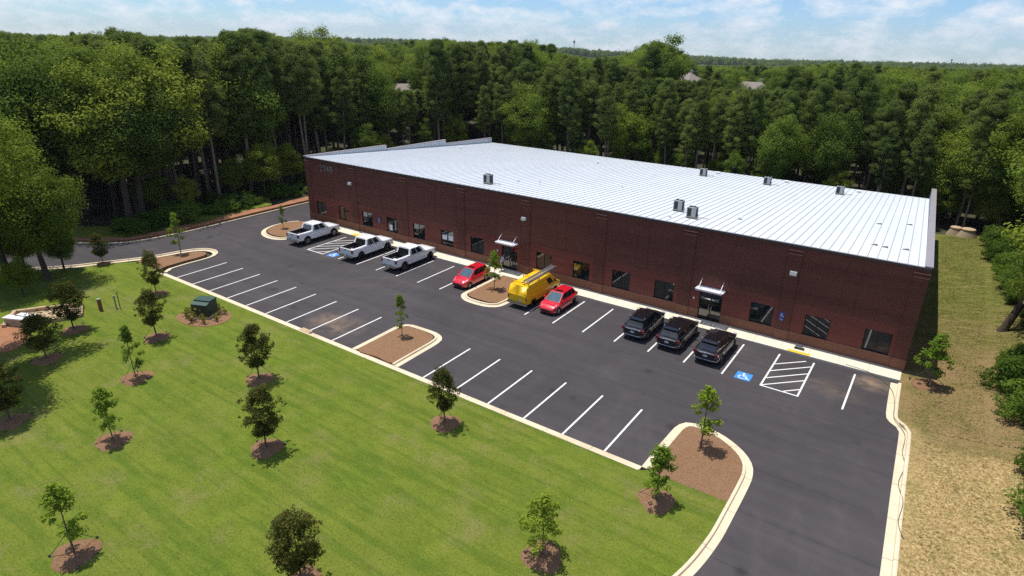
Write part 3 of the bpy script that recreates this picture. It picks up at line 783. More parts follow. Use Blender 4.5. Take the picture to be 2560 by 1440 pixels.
# doors, each a glazed double storefront with a rod-hung canopy
for k in DOORS:
    c = BAY0 + BAY * k; a, b = c - .92, c + .92; y = YF + .16
    w = MB(); t = .06
    w.box(a, b, y - .04, y + .06, 2.36, 2.42); w.box(a, a + t, y - .04, y + .06, .13, 2.36); w.box(b - t, b, y - .04, y + .06, .13, 2.36)
    w.box(c - .04, c + .04, y - .04, y + .06, .13, 2.36); w.box(a + t, b - t, y - .035, y + .05, .13, .34)
    d = bpart(w, 'door', M['frame'])
    for (p, q) in ((a + t, c - .04), (c + .04, b - t)):
        g_ = MB(); g_.box(p, q, y, y + .012, .34, 2.36); g_.build('pane', M['pane'], d)
    for s in (-1, 1):
        h = MB(); h.box(c + s * .11 - .015, c + s * .11 + .015, y - .09, y - .06, .95, 1.35); h.build('handle', M['alum'], d)
    can = MB(); zc = 2.90; y1 = YF - .95
    can.box(c - 1.1, c + 1.1, y1, y1 + .07, zc, zc + .13); can.box(c - 1.1, c - 1.04, y1, YF - .02, zc, zc + .12); can.box(c + 1.04, c + 1.1, y1, YF - .02, zc, zc + .12); can.box(c - 1.1, c + 1.1, YF - .1, YF - .02, zc, zc + .12)
    co = bpart(can, 'canopy', M['white'])
    for i in range(11):
        s_ = MB(); xx = c - 1.02 + i * .187
        s_.box(xx, xx + .165, y1 + .07, YF - .1, zc + .05, zc + .085 + .02 * (i % 2)); s_.build('slat', M['white'], co)
    for s in (-1, 1):
        r = MB(); r.tube([(c + s * .86, y1 + .12, zc + .13), (c + s * .86, YF - .02, zc + .75)], .028, 6); r.build('rod', M['white'], co)
# wall pack lights
for x in (-29.1, -5.3, 18.5):
    m = MB(); m.add([(x - .24, YF - .03, 5.45), (x + .24, YF - .03, 5.45), (x + .24, YF - .36, 5.50), (x - .24, YF - .36, 5.50), (x - .24, YF - .03, 5.78), (x + .24, YF - .03, 5.78), (x + .24, YF - .28, 5.74), (x - .24, YF - .28, 5.74)],
              [(0, 1, 2, 3), (4, 5, 6, 7), (3, 2, 6, 7), (0, 3, 7, 4), (1, 2, 6, 5)])
    wo_ = bpart(m, 'wall_light', M['acgrey'])
    m = MB(); m.box(x - .2, x + .2, YF - .34, YF - .1, 5.44, 5.455); m.build('lens', M['signwhite'], wo_)
for x in (-8.45, 11.42):
    m = MB(); m.box(x - .06, x + .06, YF - .05, YF - .0, 1.72, 1.9); bpart(m, 'keypad', M['signwhite'])
# street number 2240
cu_ = bpy.data.curves.new('street_number', 'FONT'); cu_.body = '2240'; cu_.size = 1.02; cu_.extrude = .06; cu_.align_x = 'CENTER'; cu_.space_character = 1.12
tmp = bpy.data.objects.new('tmp_number', cu_); COL.objects.link(tmp)
bpy.context.view_layer.update()
me = bpy.data.meshes.new_from_object(tmp.evaluated_get(bpy.context.evaluated_depsgraph_get())); bpy.data.objects.remove(tmp)
me.materials.clear(); me.materials.append(M['alum'])
no = obj('street_number', me, bld); no.location = (-33.1 - XL, -.075, 6.42); no.rotation_euler = (R_(90), 0, 0)
# small roof vents and flashings
for (x, y, h, r) in ((-12.74, 47.5, .42, .13), (-33.2, 43.3, .42, .14), (-10.5, 25.1, .30, .10), (-7.68, 24.9, .75, .03), (12.6, 24.6, .28, .14), (1.7, 53.6, .3, .22), (10.2, 53.6, .3, .22), (18.3, 53.2, .3, .22), (8.0, 20.4, .25, .09), (-8.6, 26.3, .35, .05), (-1.6, 31.5, .3, .06)):
    z = roofz(y); m = MB(); m.lathe([(r * 1.7, 0), (r * 1.2, .04), (r, .06), (r, h * .72), (r * 1.5, h * .76), (r * 1.5, h * .9), (0, h)], 12, c=(x, y, z + .01)); bpart(m, 'roof_vent', M['white'], 40)
for (x, y) in ((22.6, 23.2), (23.3, 23.0), (24.6, 23.4), (22.0, 33.), (24.2, 35.)):
    m = MB(); z = roofz(y) + .03; m.add([(x, y, z), (x + .5, y - .12, z), (x + .42, y + .1, z + .12), (x + .05, y + .16, z + .02)], [(0, 1, 2), (0, 2, 3)]); bpart(m, 'loose_flashing', M['acdark'])

# condensers on the roof
def condenser(loc, label, s=1.0):
    t = thing('condenser_unit', loc, label, 'air conditioner', 'condensers on the white roof', scale=.76)
    m = MB()
    m.box(-.46, .46, -.40, .40, .16, .21); m.box(-.46, .46, -.40, .40, 1.12, 1.20)
    for sx_ in (-1, 1):
        for sy_ in (-1, 1): m.box(sx_ * .46 - .04, sx_ * .46 + .04, sy_ * .40 - .04, sy_ * .40 + .04, .16, 1.2)
    m.box(.02, .45, -.415, -.37, .21, 1.12)
    m.build('cabinet', M['acgrey'], t)
    m = MB(); m.box(-.43, .43, -.37, .37, .21, 1.12); m.build('coil', M['acdark'], t)
    for sx_ in (-.21, .23):
        m = MB(); m.lathe([(.20, 1.2), (.205, 1.27), (.18, 1.275), (.17, 1.21), (0, 1.21)], 14, c=(sx_, 0, 0)); m.build('fan_guard', M['acdark'], t)
    for i in range(5):
        m = MB(); m.box(-.475, -.462, -.36 + i * .15, -.30 + i * .15, .25, 1.08); m.build('louvre', M['acgrey'], t)
    for sy_ in (-.33, .33):
        m = MB(); m.box(-.54, .54, sy_ - .05, sy_ + .05, -.06, .16); m.build('timber_sleeper', M['wood'], t)
    m = MB(); m.tube([(.46, .2, .45), (.6, .2, .40), (.66, .2, .07), (1.7, .45, .02)], .025, 6); m.build('refrigerant_line', M['under'], t)
for (x, y, lb) in ((-11.5, 21.2, 'lone roof condenser above the door with the person'), (1.15, 49.3, 'roof condenser at the back edge, nearest the middle of the roof'), (8.96, 49.1, 'middle one of the three condensers along the back roof edge'),
                   (16.8, 49.2, 'roof condenser at the back edge closest to the gable parapet'), (7.5, 23.7, 'farther of the two roof condensers standing close together'), (9.45, 21.6, 'nearer of the two roof condensers standing close together')):
    condenser((x, y, roofz(y) + .09), lb)
# access signs on the wall
def access_sign(x, label):
    t = thing('access_sign', (x, YF - .09, 1.78), label, 'sign', 'accessible parking signs')
    m = MB(); m.box(-.17, .17, 0, .012, .12, .60); m.build('panel', M['signblue'], t)
    m = MB(); wheelchair(m, 0, .36, .36, -.004, False); m.build('symbol', M['signwhite'], t)
    m = MB(); m.box(-.15, .15, 0, .012, -.10, .09); p = m.build('lower_panel', M['signblue'], t)
    m = MB(); m.box(-.11, .11, -.004, -.001, .02, .04); m.box(-.11, .11, -.004, -.001, -.05, -.03); m.build('lettering', M['signwhite'], p)
access_sign(-24.85, 'blue accessible parking sign on the wall behind the white pickups')
access_sign(18.25, 'blue accessible parking sign on the wall by the striped aisle')

# ------------------------------------------------------------------ vehicles (x forward, z up, origin on the ground mid-length)
def interp(tbl):
    def f(x):
        if x <= tbl[0][0]: return tbl[0][1]
        for (a, p), (b, q) in zip(tbl, tbl[1:]):
            if a <= x <= b:
                t = (x - a) / (b - a) if b > a else 0; t = t * t * (3 - 2 * t) * .5 + t * .5
                return p + (q - p) * t
        return tbl[-1][1]
    return f
def arch(bot, axles, r, zc):
    def f(x):
        z = bot(x)
        for a in axles:
            d = abs(x - a)
            if d < r: z = max(z, zc + math.sqrt(max(0, r * r - d * d)))
        return z
    return f
def stations(x0, x1, axles, r):
    xs = set(np.round(np.linspace(x0, x1, 26), 3))
    for a in axles:
        xs |= set(np.round(a + r * np.cos(np.linspace(0, math.pi, 15)), 3))
        xs |= {round(a - r - .012, 3), round(a + r + .012, 3)}
    return sorted(v for v in xs if x0 <= v <= x1)
def loft(m, xs, top, bot, hw, rail=None, open_rng=None, crown=.02, mi=0, low=None):
    rows = []
    for x in xs:
        zb, zt, w = bot(x), top(x), hw(x); h = zt - zb
        r = .80 if rail is None else rail
        rows.append([(0, zb), (.84 * w, zb), (.965 * w, zb + .06 * h), (1.0 * w, zb + .42 * h), (.992 * w, zb + .70 * h), (.955 * w, zt - .05), (.90 * w, zt - .008), (r * w, zt), (0, zt + crown)])
    k = len(rows[0]); n = len(xs)
    for s in (1, -1):
        vs = [(x, s * y, z) for x, r in zip(xs, rows) for y, z in r]
        fs = []; ms = []
        for i in range(n - 1):
            for j in range(k - 1):
                if open_rng and j == k - 2 and open_rng[0] - 1e-6 <= xs[i] and xs[i + 1] <= open_rng[1] + 1e-6: continue
                m.add([vs[i * k + j], vs[(i + 1) * k + j], vs[(i + 1) * k + j + 1], vs[i * k + j + 1]], [(0, 1, 2, 3)], low if (low is not None and j < 2 and rows[i][0][1] < .45) else mi)
        for e in (0, n - 1): m.add([vs[e * k + j] for j in range(k)], [tuple(range(k))], mi)
def patch(pm__, gm, c, ub, vb, glass, sink=.012):
    """bilinear patch c=[p00,p10,p11,p01]; cells listed in glass go to the glass list, the others to the painted mesh"""
    p = [Vector(v) for v in c]
    def at(u, v): return (p[0] * (1 - u) + p[1] * u) * (1 - v) + (p[3] * (1 - u) + p[2] * u) * v
    nrm = (p[1] - p[0]).cross(p[3] - p[0]).normalized() * sink
    for i, (u0, u1) in enumerate(zip(ub, ub[1:])):
        for j, (v0, v1) in enumerate(zip(vb, vb[1:])):
            q = [at(u0, v0), at(u1, v0), at(u1, v1), at(u0, v1)]
            if (i, j) in glass:
                gm.append([v - nrm for v in q])
                for a, b in zip(q, q[1:] + q[:1]): pm__.quad(a, b, b - nrm, a - nrm, 1)
            else: pm__.quad(*q)
def roof_grid(m, x0, x1, w0, w1, z, crown, n=8, k=6):
    """gently domed roof, w at x0 and x1"""
    vs = []
    for i in range(n + 1):
        t = i / n; x_ = x0 + (x1 - x0) * t; w = w0 + (w1 - w0) * t
        for j in range(k + 1):
            u = -1 + 2 * j / k
            vs.append((x_, w * u, z + crown * (1 - abs(u) ** 2.5) * (.35 + .65 * math.sin(math.pi * min(1, max(0, t * .9 + .05))))))
    m.add(vs, [(i * (k + 1) + j, (i + 1) * (k + 1) + j, (i + 1) * (k + 1) + j + 1, i * (k + 1) + j + 1) for i in range(n) for j in range(k)])
def wheel(parent, x, y, r, w, side, rim_r=.62):
    t = obj('wheel', None, parent, (x, y, r))
    m = MB(); m.lathe([(r * rim_r, -w / 2), (r * .93, -w / 2), (r, -w * .32), (r, w * .32), (r * .93, w / 2), (r * rim_r, w / 2)], 22, axis='y'); m.build('tyre', M['tyre'], t, 40)
    m = MB(); s = side; f = w / 2 * s
    m.lathe([(r * rim_r, f * .98), (r * rim_r * .93, f * .85), (r * rim_r * .9, f * .45), (0, f * .40)], 20, mi=1, axis='y')
    m.lathe([(r * .16, f * .4), (r * .15, f * .95), (0, f * .98)], 12, axis='y')
    for k in range(6):
        a = k * math.pi / 3 + .2; mt = Matrix.Translation((0, f * .72, 0)) @ Matrix.Rotation(a, 4, 'Y')
        m.box(r * .1, r * rim_r * .96, -.02, .02, -r * .075, r * .075, 0, mt)
    m.lathe([(r * rim_r * .98, f * 1.0), (r * rim_r * .88, f * .97), (r * rim_r * .88, f * .6)], 20, axis='y')
    m.build('rim', [M['rim'], M['under']], t, 40)
def glasses(parent, quads, names, mats):
    for q, nm, mt in zip(quads, names, mats):
        m = MB(); m.quad(*q); m.build(nm, mt, parent)
def cabin(parent, pname, paint, xa, xrf, xrr, xc, wb, wr, zb, zr, ub, crown=.05, rear_glass=(.07, .93, .1, .9), front_clear=None, cargo=False, wbr=None, wrr=None):
    """greenhouse: windscreen base xa, roof front xrf, roof rear xrr, rear glass base xc; ub splits the side into pillars and panes"""
    m = MB(); g = []; names = []; mats = []
    wbr = wbr or wb; wrr = wrr or wr
    fc = front_clear or M['carglass']
    patch(m, g, [(xa, -wb, zb), (xa, wb, zb), (xrf, wr, zr), (xrf, -wr, zr)], [0, .05, .95, 1], [0, .03, .94, 1], {(1, 1)}); names.append('windscreen'); mats.append(fc)
    patch(m, g, [(xc, wbr, zb), (xc, -wbr, zb), (xrr, -wrr, zr), (xrr, wrr, zr)], [0, rear_glass[0], rear_glass[1], 1], [0, rear_glass[2], rear_glass[3], 1], {(1, 1)} if not cargo else set())
    if not cargo: names.append('rear_window'); mats.append(M['carglass'])
    cells = [i for i in range(len(ub) - 1) if i % 2 == 1]
    for s in (1, -1):
        c = [(xa, s * wb, zb), (xc, s * wbr, zb), (xrr, s * wrr, zr), (xrf, s * wr, zr)]
        if s == 1: patch(m, g, [c[1], c[0], c[3], c[2]], [1 - u for u in ub[::-1]], [0, .06, .90, 1], {(len(ub) - 2 - i, 1) for i in cells})
        else: patch(m, g, c, ub, [0, .06, .90, 1], {(i, 1) for i in cells})
        for _ in cells: names.append('side_window'); mats.append(M['carglass'])
    roof_grid(m, xrr, xrf, wrr, wr, zr, crown)
    m.build(pname, [paint, M['blackplastic']], parent, 35)
    glasses(parent, g, names, mats)
def blk(parent, name, mat, *b, smooth=None):
    m = MB(); m.box(*b); return m.build(name, mat, parent)
def mirror(parent, x, y, z, paint):
    for s in (1, -1):
        m = MB(); m.add([(x - .07, s * y, z), (x + .09, s * y, z), (x + .05, s * (y + .20), z + .02), (x - .09, s * (y + .20), z + .02), (x - .07, s * y, z + .15), (x + .06, s * y, z + .15), (x + .02, s * (y + .19), z + .17), (x - .09, s * (y + .20), z + .17)],
                    [(0, 1, 2, 3), (4, 5, 6, 7), (0, 1, 5, 4), (1, 2, 6, 5), (2, 3, 7, 6), (3, 0, 4, 7)]); m.build('mirror', paint, parent)

def make_pickup():
    t = thing('pickup_truck', (0, 0, 0), 'x', 'pickup truck', 'white pickups in the bays')
    ax = (-1.72, 1.96); p = M['paint_white']
    top = interp([(-2.95, 1.40), (-1.0, 1.405), (-.95, 1.30), (1.15, 1.28), (1.35, 1.29), (2.2, 1.245), (2.75, 1.17), (2.93, 1.0)])
    hw = interp([(-2.95, .95), (-2.6, .985), (-.9, 1.0), (1.6, 1.0), (2.5, .985), (2.8, .90), (2.93, .80)])
    bot = arch(interp([(-2.95, .60), (-2.4, .52), (-1.2, .44), (2.2, .44), (2.93, .52)]), ax, .52, .42)
    m = MB(); xs = sorted(set(stations(-2.93, 2.93, ax, .52)) | {-2.86, -.98})
    loft(m, xs, top, bot, hw, rail=.80, open_rng=(-2.86, -.98), crown=.025, low=1)
    m.build('body', [p, M['rocker']], t, 38)
    b = MB(); w = .79; z0, z1 = .85, 1.40
    b.quad((-2.86, -w, z0), (-.98, -w, z0), (-.98, w, z0), (-2.86, w, z0)); b.quad((-2.86, w, z0), (-.98, w, z0), (-.98, w, z1), (-2.86, w, z1)); b.quad((-2.86, -w, z0), (-.98, -w, z0), (-.98, -w, z1), (-2.86, -w, z1))
    b.quad((-2.86, -w, z0), (-2.86, w, z0), (-2.86, w, z1), (-2.86, -w, z1)); b.quad((-.98, -w, z0), (-.98, w, z0), (-.98, w, z1), (-.98, -w, z1))
    for s in (-1, 1): b.box(-2.1, -1.34, s * .66 - .13, s * .66 + .13, z0, 1.02)
    b.build('cargo_bed', M['blackplastic'], t)
    cabin(t, 'cab', p, 1.30, .62, -.74, -.97, .94, .80, 1.29, 1.93, [0, .17, .50, .535, .885, 1], .055, (.10, .90, .12, .88))
    m = MB(); m.box(-2.965, -2.925, -.72, .72, .80, 1.375); m.build('tailgate', p, t)
    blk(t, 'tailgate_handle', M['blackplastic'], -2.975, -2.96, -.14, .14, 1.22, 1.30)
    m = MB(); m.box(-3.07, -2.90, -.88, .88, .56, .74); m.build('rear_bumper', M['chrome'], t)
    blk(t, 'licence_plate', M['plate'], -3.08, -3.068, -.16, .16, .60, .72)
    for s in (1, -1):
        blk(t, 'tail_light', M['taillamp'], -2.955, -2.80, s * .885 - .085, s * .885 + .085, .98, 1.30)
        blk(t, 'headlight', M['headlamp'], 2.70, 2.90, s * .76 - .14, s * .76 + .14, .92, 1.12)
        blk(t, 'door_handle', M['chrome'], -.55, -.37, s * 1.0 - .02, s * 1.0 + .02, 1.12, 1.16); blk(t, 'door_handle', M['chrome'], .28, .46, s * 1.0 - .02, s * 1.0 + .02, 1.12, 1.16)
        blk(t, 'side_step', M['under'], -.8, 1.3, s * .93 - .09, s * .93 + .09, .40, .46)
    blk(t, 'grille', M['blackplastic'], 2.86, 2.955, -.58, .58, .72, 1.10); blk(t, 'front_bumper', M['chrome'], 2.80, 3.02, -.92, .92, .48, .68)
    mirror(t, .98, .97, 1.30, p)
    blk(t, 'chassis', M['under'], -2.75, 2.7, -.78, .78, .34, .80)
    for a in ax:
        for s in (1, -1): wheel(t, a, s * .845, .40, .27, s)
    return t
def make_hatchback():
    t = thing('red_hatchback', (0, 0, 0), 'x', 'car', 'red hatchbacks in the bays'); p = M['paint_red']
    ax = (-1.25, 1.25)
    top = interp([(-2.02, .86), (-1.90, .96), (-1.2, .965), (.6, .93), (1.05, .90), (1.55, .80), (1.88, .68), (2.02, .52)])
    hw = interp([(-2.02, .70), (-1.8, .82), (-1.2, .86), (1.2, .86), (1.65, .82), (1.9, .70), (2.02, .55)])
    bot = arch(interp([(-2.02, .32), (-1.7, .22), (1.6, .20), (2.02, .26)]), ax, .36, .28)
    m = MB(); loft(m, stations(-2.02, 2.02, ax, .36), top, bot, hw, crown=.035, low=1); m.build('body', [p, M['blackplastic']], t, 42)
    cabin(t, 'cabin_shell', p, 1.08, .18, -1.45, -1.86, .76, .56, .93, 1.47, [0, .12, .40, .43, .72, .75, .90, 1], .045, (.14, .86, .2, .85), M['carglass_clear'], wbr=.72, wrr=.53)
    blk(t, 'sunroof', M['carglass'], -.28, .08, -.34, .34, 1.49, 1.516)
    for s in (1, -1):
        m = MB(); m.add([(1.45, s * .80, .70), (1.90, s * .60, .60), (1.88, s * .56, .73), (1.42, s * .70, .85), (1.50, s * .84, .72)], [(0, 1, 2, 3), (0, 4, 3)])
        m2 = MB(); m2.add([(1.38, s * .70, .852), (1.80, s * .44, .735), (1.93, s * .58, .64), (1.60, s * .80, .735)], [(0, 1, 2, 3)]); m2.add([(1.38, s * .70, .80), (1.80, s * .44, .68), (1.93, s * .58, .58), (1.60, s * .80, .68)], [(0, 1, 2, 3)])
        m2.add([(1.38, s * .70, .852), (1.80, s * .44, .735), (1.93, s * .58, .64), (1.60, s * .80, .735), (1.38, s * .70, .80), (1.80, s * .44, .68), (1.93, s * .58, .58), (1.60, s * .80, .68)], [(0, 1, 5, 4), (1, 2, 6, 5), (2, 3, 7, 6), (3, 0, 4, 7)])
        m2.build('headlight', M['headlamp'], t)
        blk(t, 'tail_light', M['taillamp'], -2.0, -1.82, s * .66 - .1, s * .66 + .1, .72, .96)
        blk(t, 'door_handle', M['paint_red'], -.25, -.09, s * .865 - .02, s * .865 + .02, .78, .81)
        blk(t, 'fog_light', M['blackplastic'], 1.86, 1.97, s * .55 - .09, s * .55 + .09, .34, .44)
    blk(t, 'grille', M['blackplastic'], 1.95, 2.045, -.48, .48, .30, .50); blk(t, 'licence_plate', M['plate'], -2.04, -2.02, -.2, .2, .62, .74)
    mirror(t, .72, .80, .94, p); blk(t, 'chassis', M['under'], -1.8, 1.8, -.66, .66, .16, .5)
    for a in ax:
        for s in (1, -1): wheel(t, a, s * .745, .30, .19, s)
    return t
def make_suv():
    t = thing('black_suv', (0, 0, 0), 'x', 'car', 'black sport utility vehicles in the bays'); p = M['paint_black']
    ax = (-1.40, 1.42)
    top = interp([(-2.36, .98), (-2.25, 1.07), (-1.6, 1.08), (.7, 1.04), (1.15, 1.03), (1.85, .98), (2.2, .88), (2.36, .70)])
    hw = interp([(-2.36, .70), (-2.28, .81), (-2.05, .90), (-1.5, .94), (1.4, .94), (1.95, .89), (2.2, .76), (2.36, .56)])
    bot = arch(interp([(-2.36, .40), (-2.0, .28), (1.9, .26), (2.36, .34)]), ax, .41, .33)
    m = MB(); loft(m, stations(-2.36, 2.36, ax, .41), top, bot, hw, crown=.03, low=1); m.build('body', [p, M['blackplastic']], t, 42)
    cabin(t, 'cabin_shell', p, 1.22, .36, -1.62, -2.14, .84, .62, 1.06, 1.64, [0, .14, .37, .395, .645, .67, .90, 1], .10, (.07, .93, .10, .86), wbr=.76, wrr=.54)
    m = MB(); m.add([(-1.66, -.60, 1.665), (-1.66, .60, 1.665), (-1.93, .56, 1.615), (-1.93, -.56, 1.615), (-1.66, -.60, 1.70), (-1.66, .60, 1.70), (-1.93, .56, 1.635), (-1.93, -.56, 1.635)], [(0, 1, 2, 3), (4, 5, 6, 7), (0, 1, 5, 4), (1, 2, 6, 5), (2, 3, 7, 6), (3, 0, 4, 7)]); m.build('roof_spoiler', p, t)
    for s in (1, -1):
        m = MB(); m.tube([(-1.62, s * .58, 1.68), (-1.5, s * .59, 1.735), (.1, s * .61, 1.745), (.3, s * .61, 1.69)], .02, 6); m.build('roof_rail', M['chrome'], t)
        blk(t, 'tail_light', M['taillamp'], -2.33, -2.14, s * .77 - .12, s * .77 + .12, .80, 1.02)
        blk(t, 'headlight', M['headlamp'], 2.05, 2.27, s * .68 - .14, s * .68 + .14, .78, .93)
        for x_ in (-.55, .42): blk(t, 'door_handle', M['chrome'], x_, x_ + .2, s * .942 - .015, s * .942 + .018, .93, .96)
        m = MB(); m.box(-1.0, 1.0, s * .945 - .012, s * .945 + .012, .50, .535); m.build('side_moulding', M['chrome'], t)
        m = MB(); m.tube([(-2.0, s * .842, 1.075), (-.4, s * .85, 1.078), (1.0, s * .84, 1.07)], .014, 5); m.build('belt_moulding', M['chrome'], t)
    m = MB(); m.tube([(-2.372, -.55, 1.0), (-2.40, 0, 1.01), (-2.372, .55, 1.0)], .022, 6); m.build('liftgate_bar', M['chrome'], t)
    m = MB(); m.tube([(-2.36, -.72, .52), (-2.41, -.4, .50), (-2.41, .4, .50), (-2.36, .72, .52)], .022, 6); m.build('bumper_strip', M['chrome'], t)
    m = MB(); m.lathe([(.0, -.02), (.06, -.02), (.06, .02), (0, .02)], 12, c=(0, 0, 0)); e = m.build('emblem', M['chrome'], t); e.location = (-2.40, .03, .92); e.rotation_euler = (0, R_(90), 0)
    blk(t, 'licence_plate', M['plate'], -2.385, -2.37, -.16, .16, .70, .82)
    blk(t, 'antenna', M['blackplastic'], -1.35, -1.2, -.02, .02, 1.69, 1.76)
    mirror(t, .80, .87, 1.06, p); blk(t, 'chassis', M['under'], -2.1, 2.1, -.72, .72, .22, .6)
    for a in ax:
        for s in (1, -1): wheel(t, a, s * .82, .355, .23, s, .68)
    return t
def make_van():
    t = thing('yellow_van', (0, 0, 0), 'bright yellow cargo van with a ladder on its roof rack', 'van'); p = M['paint_yellow']
    ax = (-1.80, 1.72)
    top = interp([(-2.85, 1.28), (1.7, 1.28), (1.95, 1.26), (2.4, 1.17), (2.65, 1.05), (2.74, .85)])
    hw = interp([(-2.85, .97), (-2.7, 1.0), (1.9, 1.0), (2.5, .95), (2.74, .85)])
    bot = arch(interp([(-2.85, .52), (-2.4, .44), (2.2, .42), (2.74, .50)]), ax, .45, .36)
    m = MB(); loft(m, stations(-2.85, 2.74, ax, .45), top, bot, hw, rail=.93, crown=.02); m.build('body', p, t, 38)
    m = MB(); g = []
    zb, zr = 1.27, 2.06; wb, wr = .955, .80; xa, xrf, xrr, xc = 1.92, 1.25, -2.72, -2.84
    patch(m, g, [(xa, -wb, zb), (xa, wb, zb), (xrf, wr, zr), (xrf, -wr, zr)], [0, .06, .94, 1], [0, .04, .86, 1], {(1, 1)})
    patch(m, g, [(xc, wb, zb), (xc, -wb, zb), (xrr, -wr, zr), (xrr, wr, zr)], [0, .5, 1], [0, 1], set())
    ub = [0, .10, .265, 1]
    for s in (1, -1):
        c = [(xa, s * wb, zb), (xc, s * wb, zb), (xrr, s * wr, zr), (xrf, s * wr, zr)]
        if s == 1: patch(m, g, [c[1], c[0], c[3], c[2]], [1 - u for u in ub[::-1]], [0, .05, .74, 1], {(1, 1)})
        else: patch(m, g, c, ub, [0, .05, .74, 1], {(1, 1)})
    roof_grid(m, xrr, xrf, wr, wr, zr, .07, 10, 8)
    m.build('upper_shell', [p, M['blackplastic']], t, 18)
    glasses(t, g, ['windscreen', 'side_window', 'side_window'], [M['carglass']] * 3)
    # rear doors: seam, handles, hinges
    for s in (1, -1):
        m = MB(); m.box(-2.875, -2.845, min(s * .012, s * .82), max(s * .012, s * .82), .62, 1.26); d = m.build('rear_door', p, t)
        m = MB(); m.box(-2.90, -2.876, s * .84 - .03, s * .84 + .03, .80, .90); m.build('hinge', p, d)
        blk(t, 'tail_light', M['taillamp'], -2.88, -2.80, s * .90 - .06, s * .90 + .06, .86, 1.12)
        blk(t, 'headlight', M['headlamp'], 2.62, 2.74, s * .72 - .13, s * .72 + .13, .80, .98)
        m = MB(); m.box(-2.3, 1.0, s * 1.0 - .006, s * 1.0 + .008, .80, .825); m.build('body_moulding', p, t)
    blk(t, 'licence_plate', M['plate'], -2.89, -2.876, -.42, -.12, .74, .88)
    m = MB(); m.box(-3.0, -2.82, -.98, .98, .44, .60); m.build('rear_bumper', M['chrome'], t)
    blk(t, 'bumper_tread', M['blackplastic'], -2.99, -2.84, -.9, .9, .601, .615)
    blk(t, 'front_bumper', M['chrome'], 2.68, 2.86, -.95, .95, .46, .62); blk(t, 'grille', M['blackplastic'], 2.70, 2.765, -.55, .55, .72, 1.0)
    mirror(t, 1.55, .97, 1.38, M['blackplastic']); blk(t, 'chassis', M['under'], -2.6, 2.5, -.75, .75, .30, .8)
    # ladder rack: crossbars on gutter feet
    for x_ in (-2.35, -.75, .85):
        r = MB(); r.box(x_ - .035, x_ + .035, -.84, .84, 2.22, 2.27)
        for s in (1, -1): r.box(x_ - .03, x_ + .03, s * .81 - .03, s * .81 + .03, 2.03, 2.30)
        r.build('rack_bar', p, t)
    for a in ax:
        for s in (1, -1): wheel(t, a, s * .86, .36, .24, s)
    return t
def make_ladder():
    t = thing('extension_ladder', (0, 0, 0), 'aluminium extension ladder strapped on top of the yellow van', 'ladder')
    for z, x0, x1, w in ((0, -2.3, 2.35, .27), (.10, -2.05, 2.6, .24)):
        for s in (1, -1):
            m = MB(); m.box(x0, x1, s * w - .022, s * w + .022, z, z + .085); m.build('rail', M['alum'], t)
        n = 15
        for i in range(n):
            x_ = x0 + .15 + i * (x1 - x0 - .3) / (n - 1); m = MB(); m.tube([(x_, -w, z + .038), (x_, w, z + .038)], .024, 6); m.build('rung', M['alum'], t)
    return t
pk = make_pickup()
def place(o, x, y, rz, label): o.location = (x, y, 0); o.rotation_euler = (0, 0, rz); o['label'] = label
place(pk, -30.35, 13.85, R_(91.5), 'white crew cab pickup parked beside the rounded mulch island')
p2 = copy_tree(pk); place(p2, -21.85, 13.85, R_(91), 'white crew cab pickup parked beside the small striped access aisle')
p3 = copy_tree(pk); place(p3, -16.2, 14.3, R_(90.5), 'white crew cab pickup closest to the red cars')
hb = make_hatchback(); place(hb, -8.12, 14.0, R_(-90), 'red hatchback facing out, parked beside the mulch island and small tree')
h2 = copy_tree(hb); place(h2, 1.38, 13.95, R_(-90.5), 'red hatchback facing out, parked next to the yellow van')
sv = make_suv(); place(sv, 9.17, 14.2, R_(90), 'black sport utility vehicle with two empty bays beside it')
s2 = copy_tree(sv); place(s2, 11.95, 14.15, R_(90), 'middle one of the three black sport utility vehicles')
s3 = copy_tree(sv); place(s3, 15.0, 13.75, R_(89), 'black sport utility vehicle closest to the blue access square')
vn = make_van(); place(vn, -1.28, 14.5, R_(90), vn['label'])
ld = make_ladder(); ld.location = (-.83, 14.25, 2.272); ld.rotation_euler = (0, 0, R_(91.5))

# ------------------------------------------------------------------ vegetation
RG = np.random.default_rng(11)
def leaf_mesh(name, pts, nrm, size, mat, aspect=.5, rng=RG):
    n = len(pts); nrm = nrm / (np.linalg.norm(nrm, axis=1, keepdims=True) + 1e-9)
    r = rng.normal(size=(n, 3)); t = np.cross(nrm, r); t /= (np.linalg.norm(t, axis=1, keepdims=True) + 1e-9); b = np.cross(nrm, t)
    s = size[:, None]
    v = np.stack([pts - t * s * .5, pts + b * s * aspect * .5 + nrm * s * .06, pts + t * s * .5, pts - b * s * aspect * .5 + nrm * s * .06], 1).reshape(-1, 3)
    f = np.arange(4 * n).reshape(n, 4)
    me = bpy.data.meshes.new(name); me.from_pydata(v.tolist(), [], f.tolist()); me.materials.append(mat)
    return me
def unit(n, rng=RG):
    d = rng.normal(size=(n, 3)); return d / np.linalg.norm(d, axis=1, keepdims=True)
def clump_leaves(cs, rs, per, size, rng=RG, up=.55, flat=.75, jit=.55):
    P_, N_, S_ = [], [], []
    for c, r in zip(cs, rs):
        k = max(6, int(per * (r ** 1.6))); d = unit(k, rng)
        rad = r * (.35 + .65 * rng.random(k) ** .5) * (1 + .25 * rng.normal(size=k) * .6)
        p = c + d * rad[:, None] * np.array([1, 1, flat])
        P_.append(p); N_.append(d + jit * unit(k, rng) + np.array([0, 0, up])); S_.append(size * (.65 + .7 * rng.random(k)))
    return np.concatenate(P_), np.concatenate(N_), np.concatenate(S_)
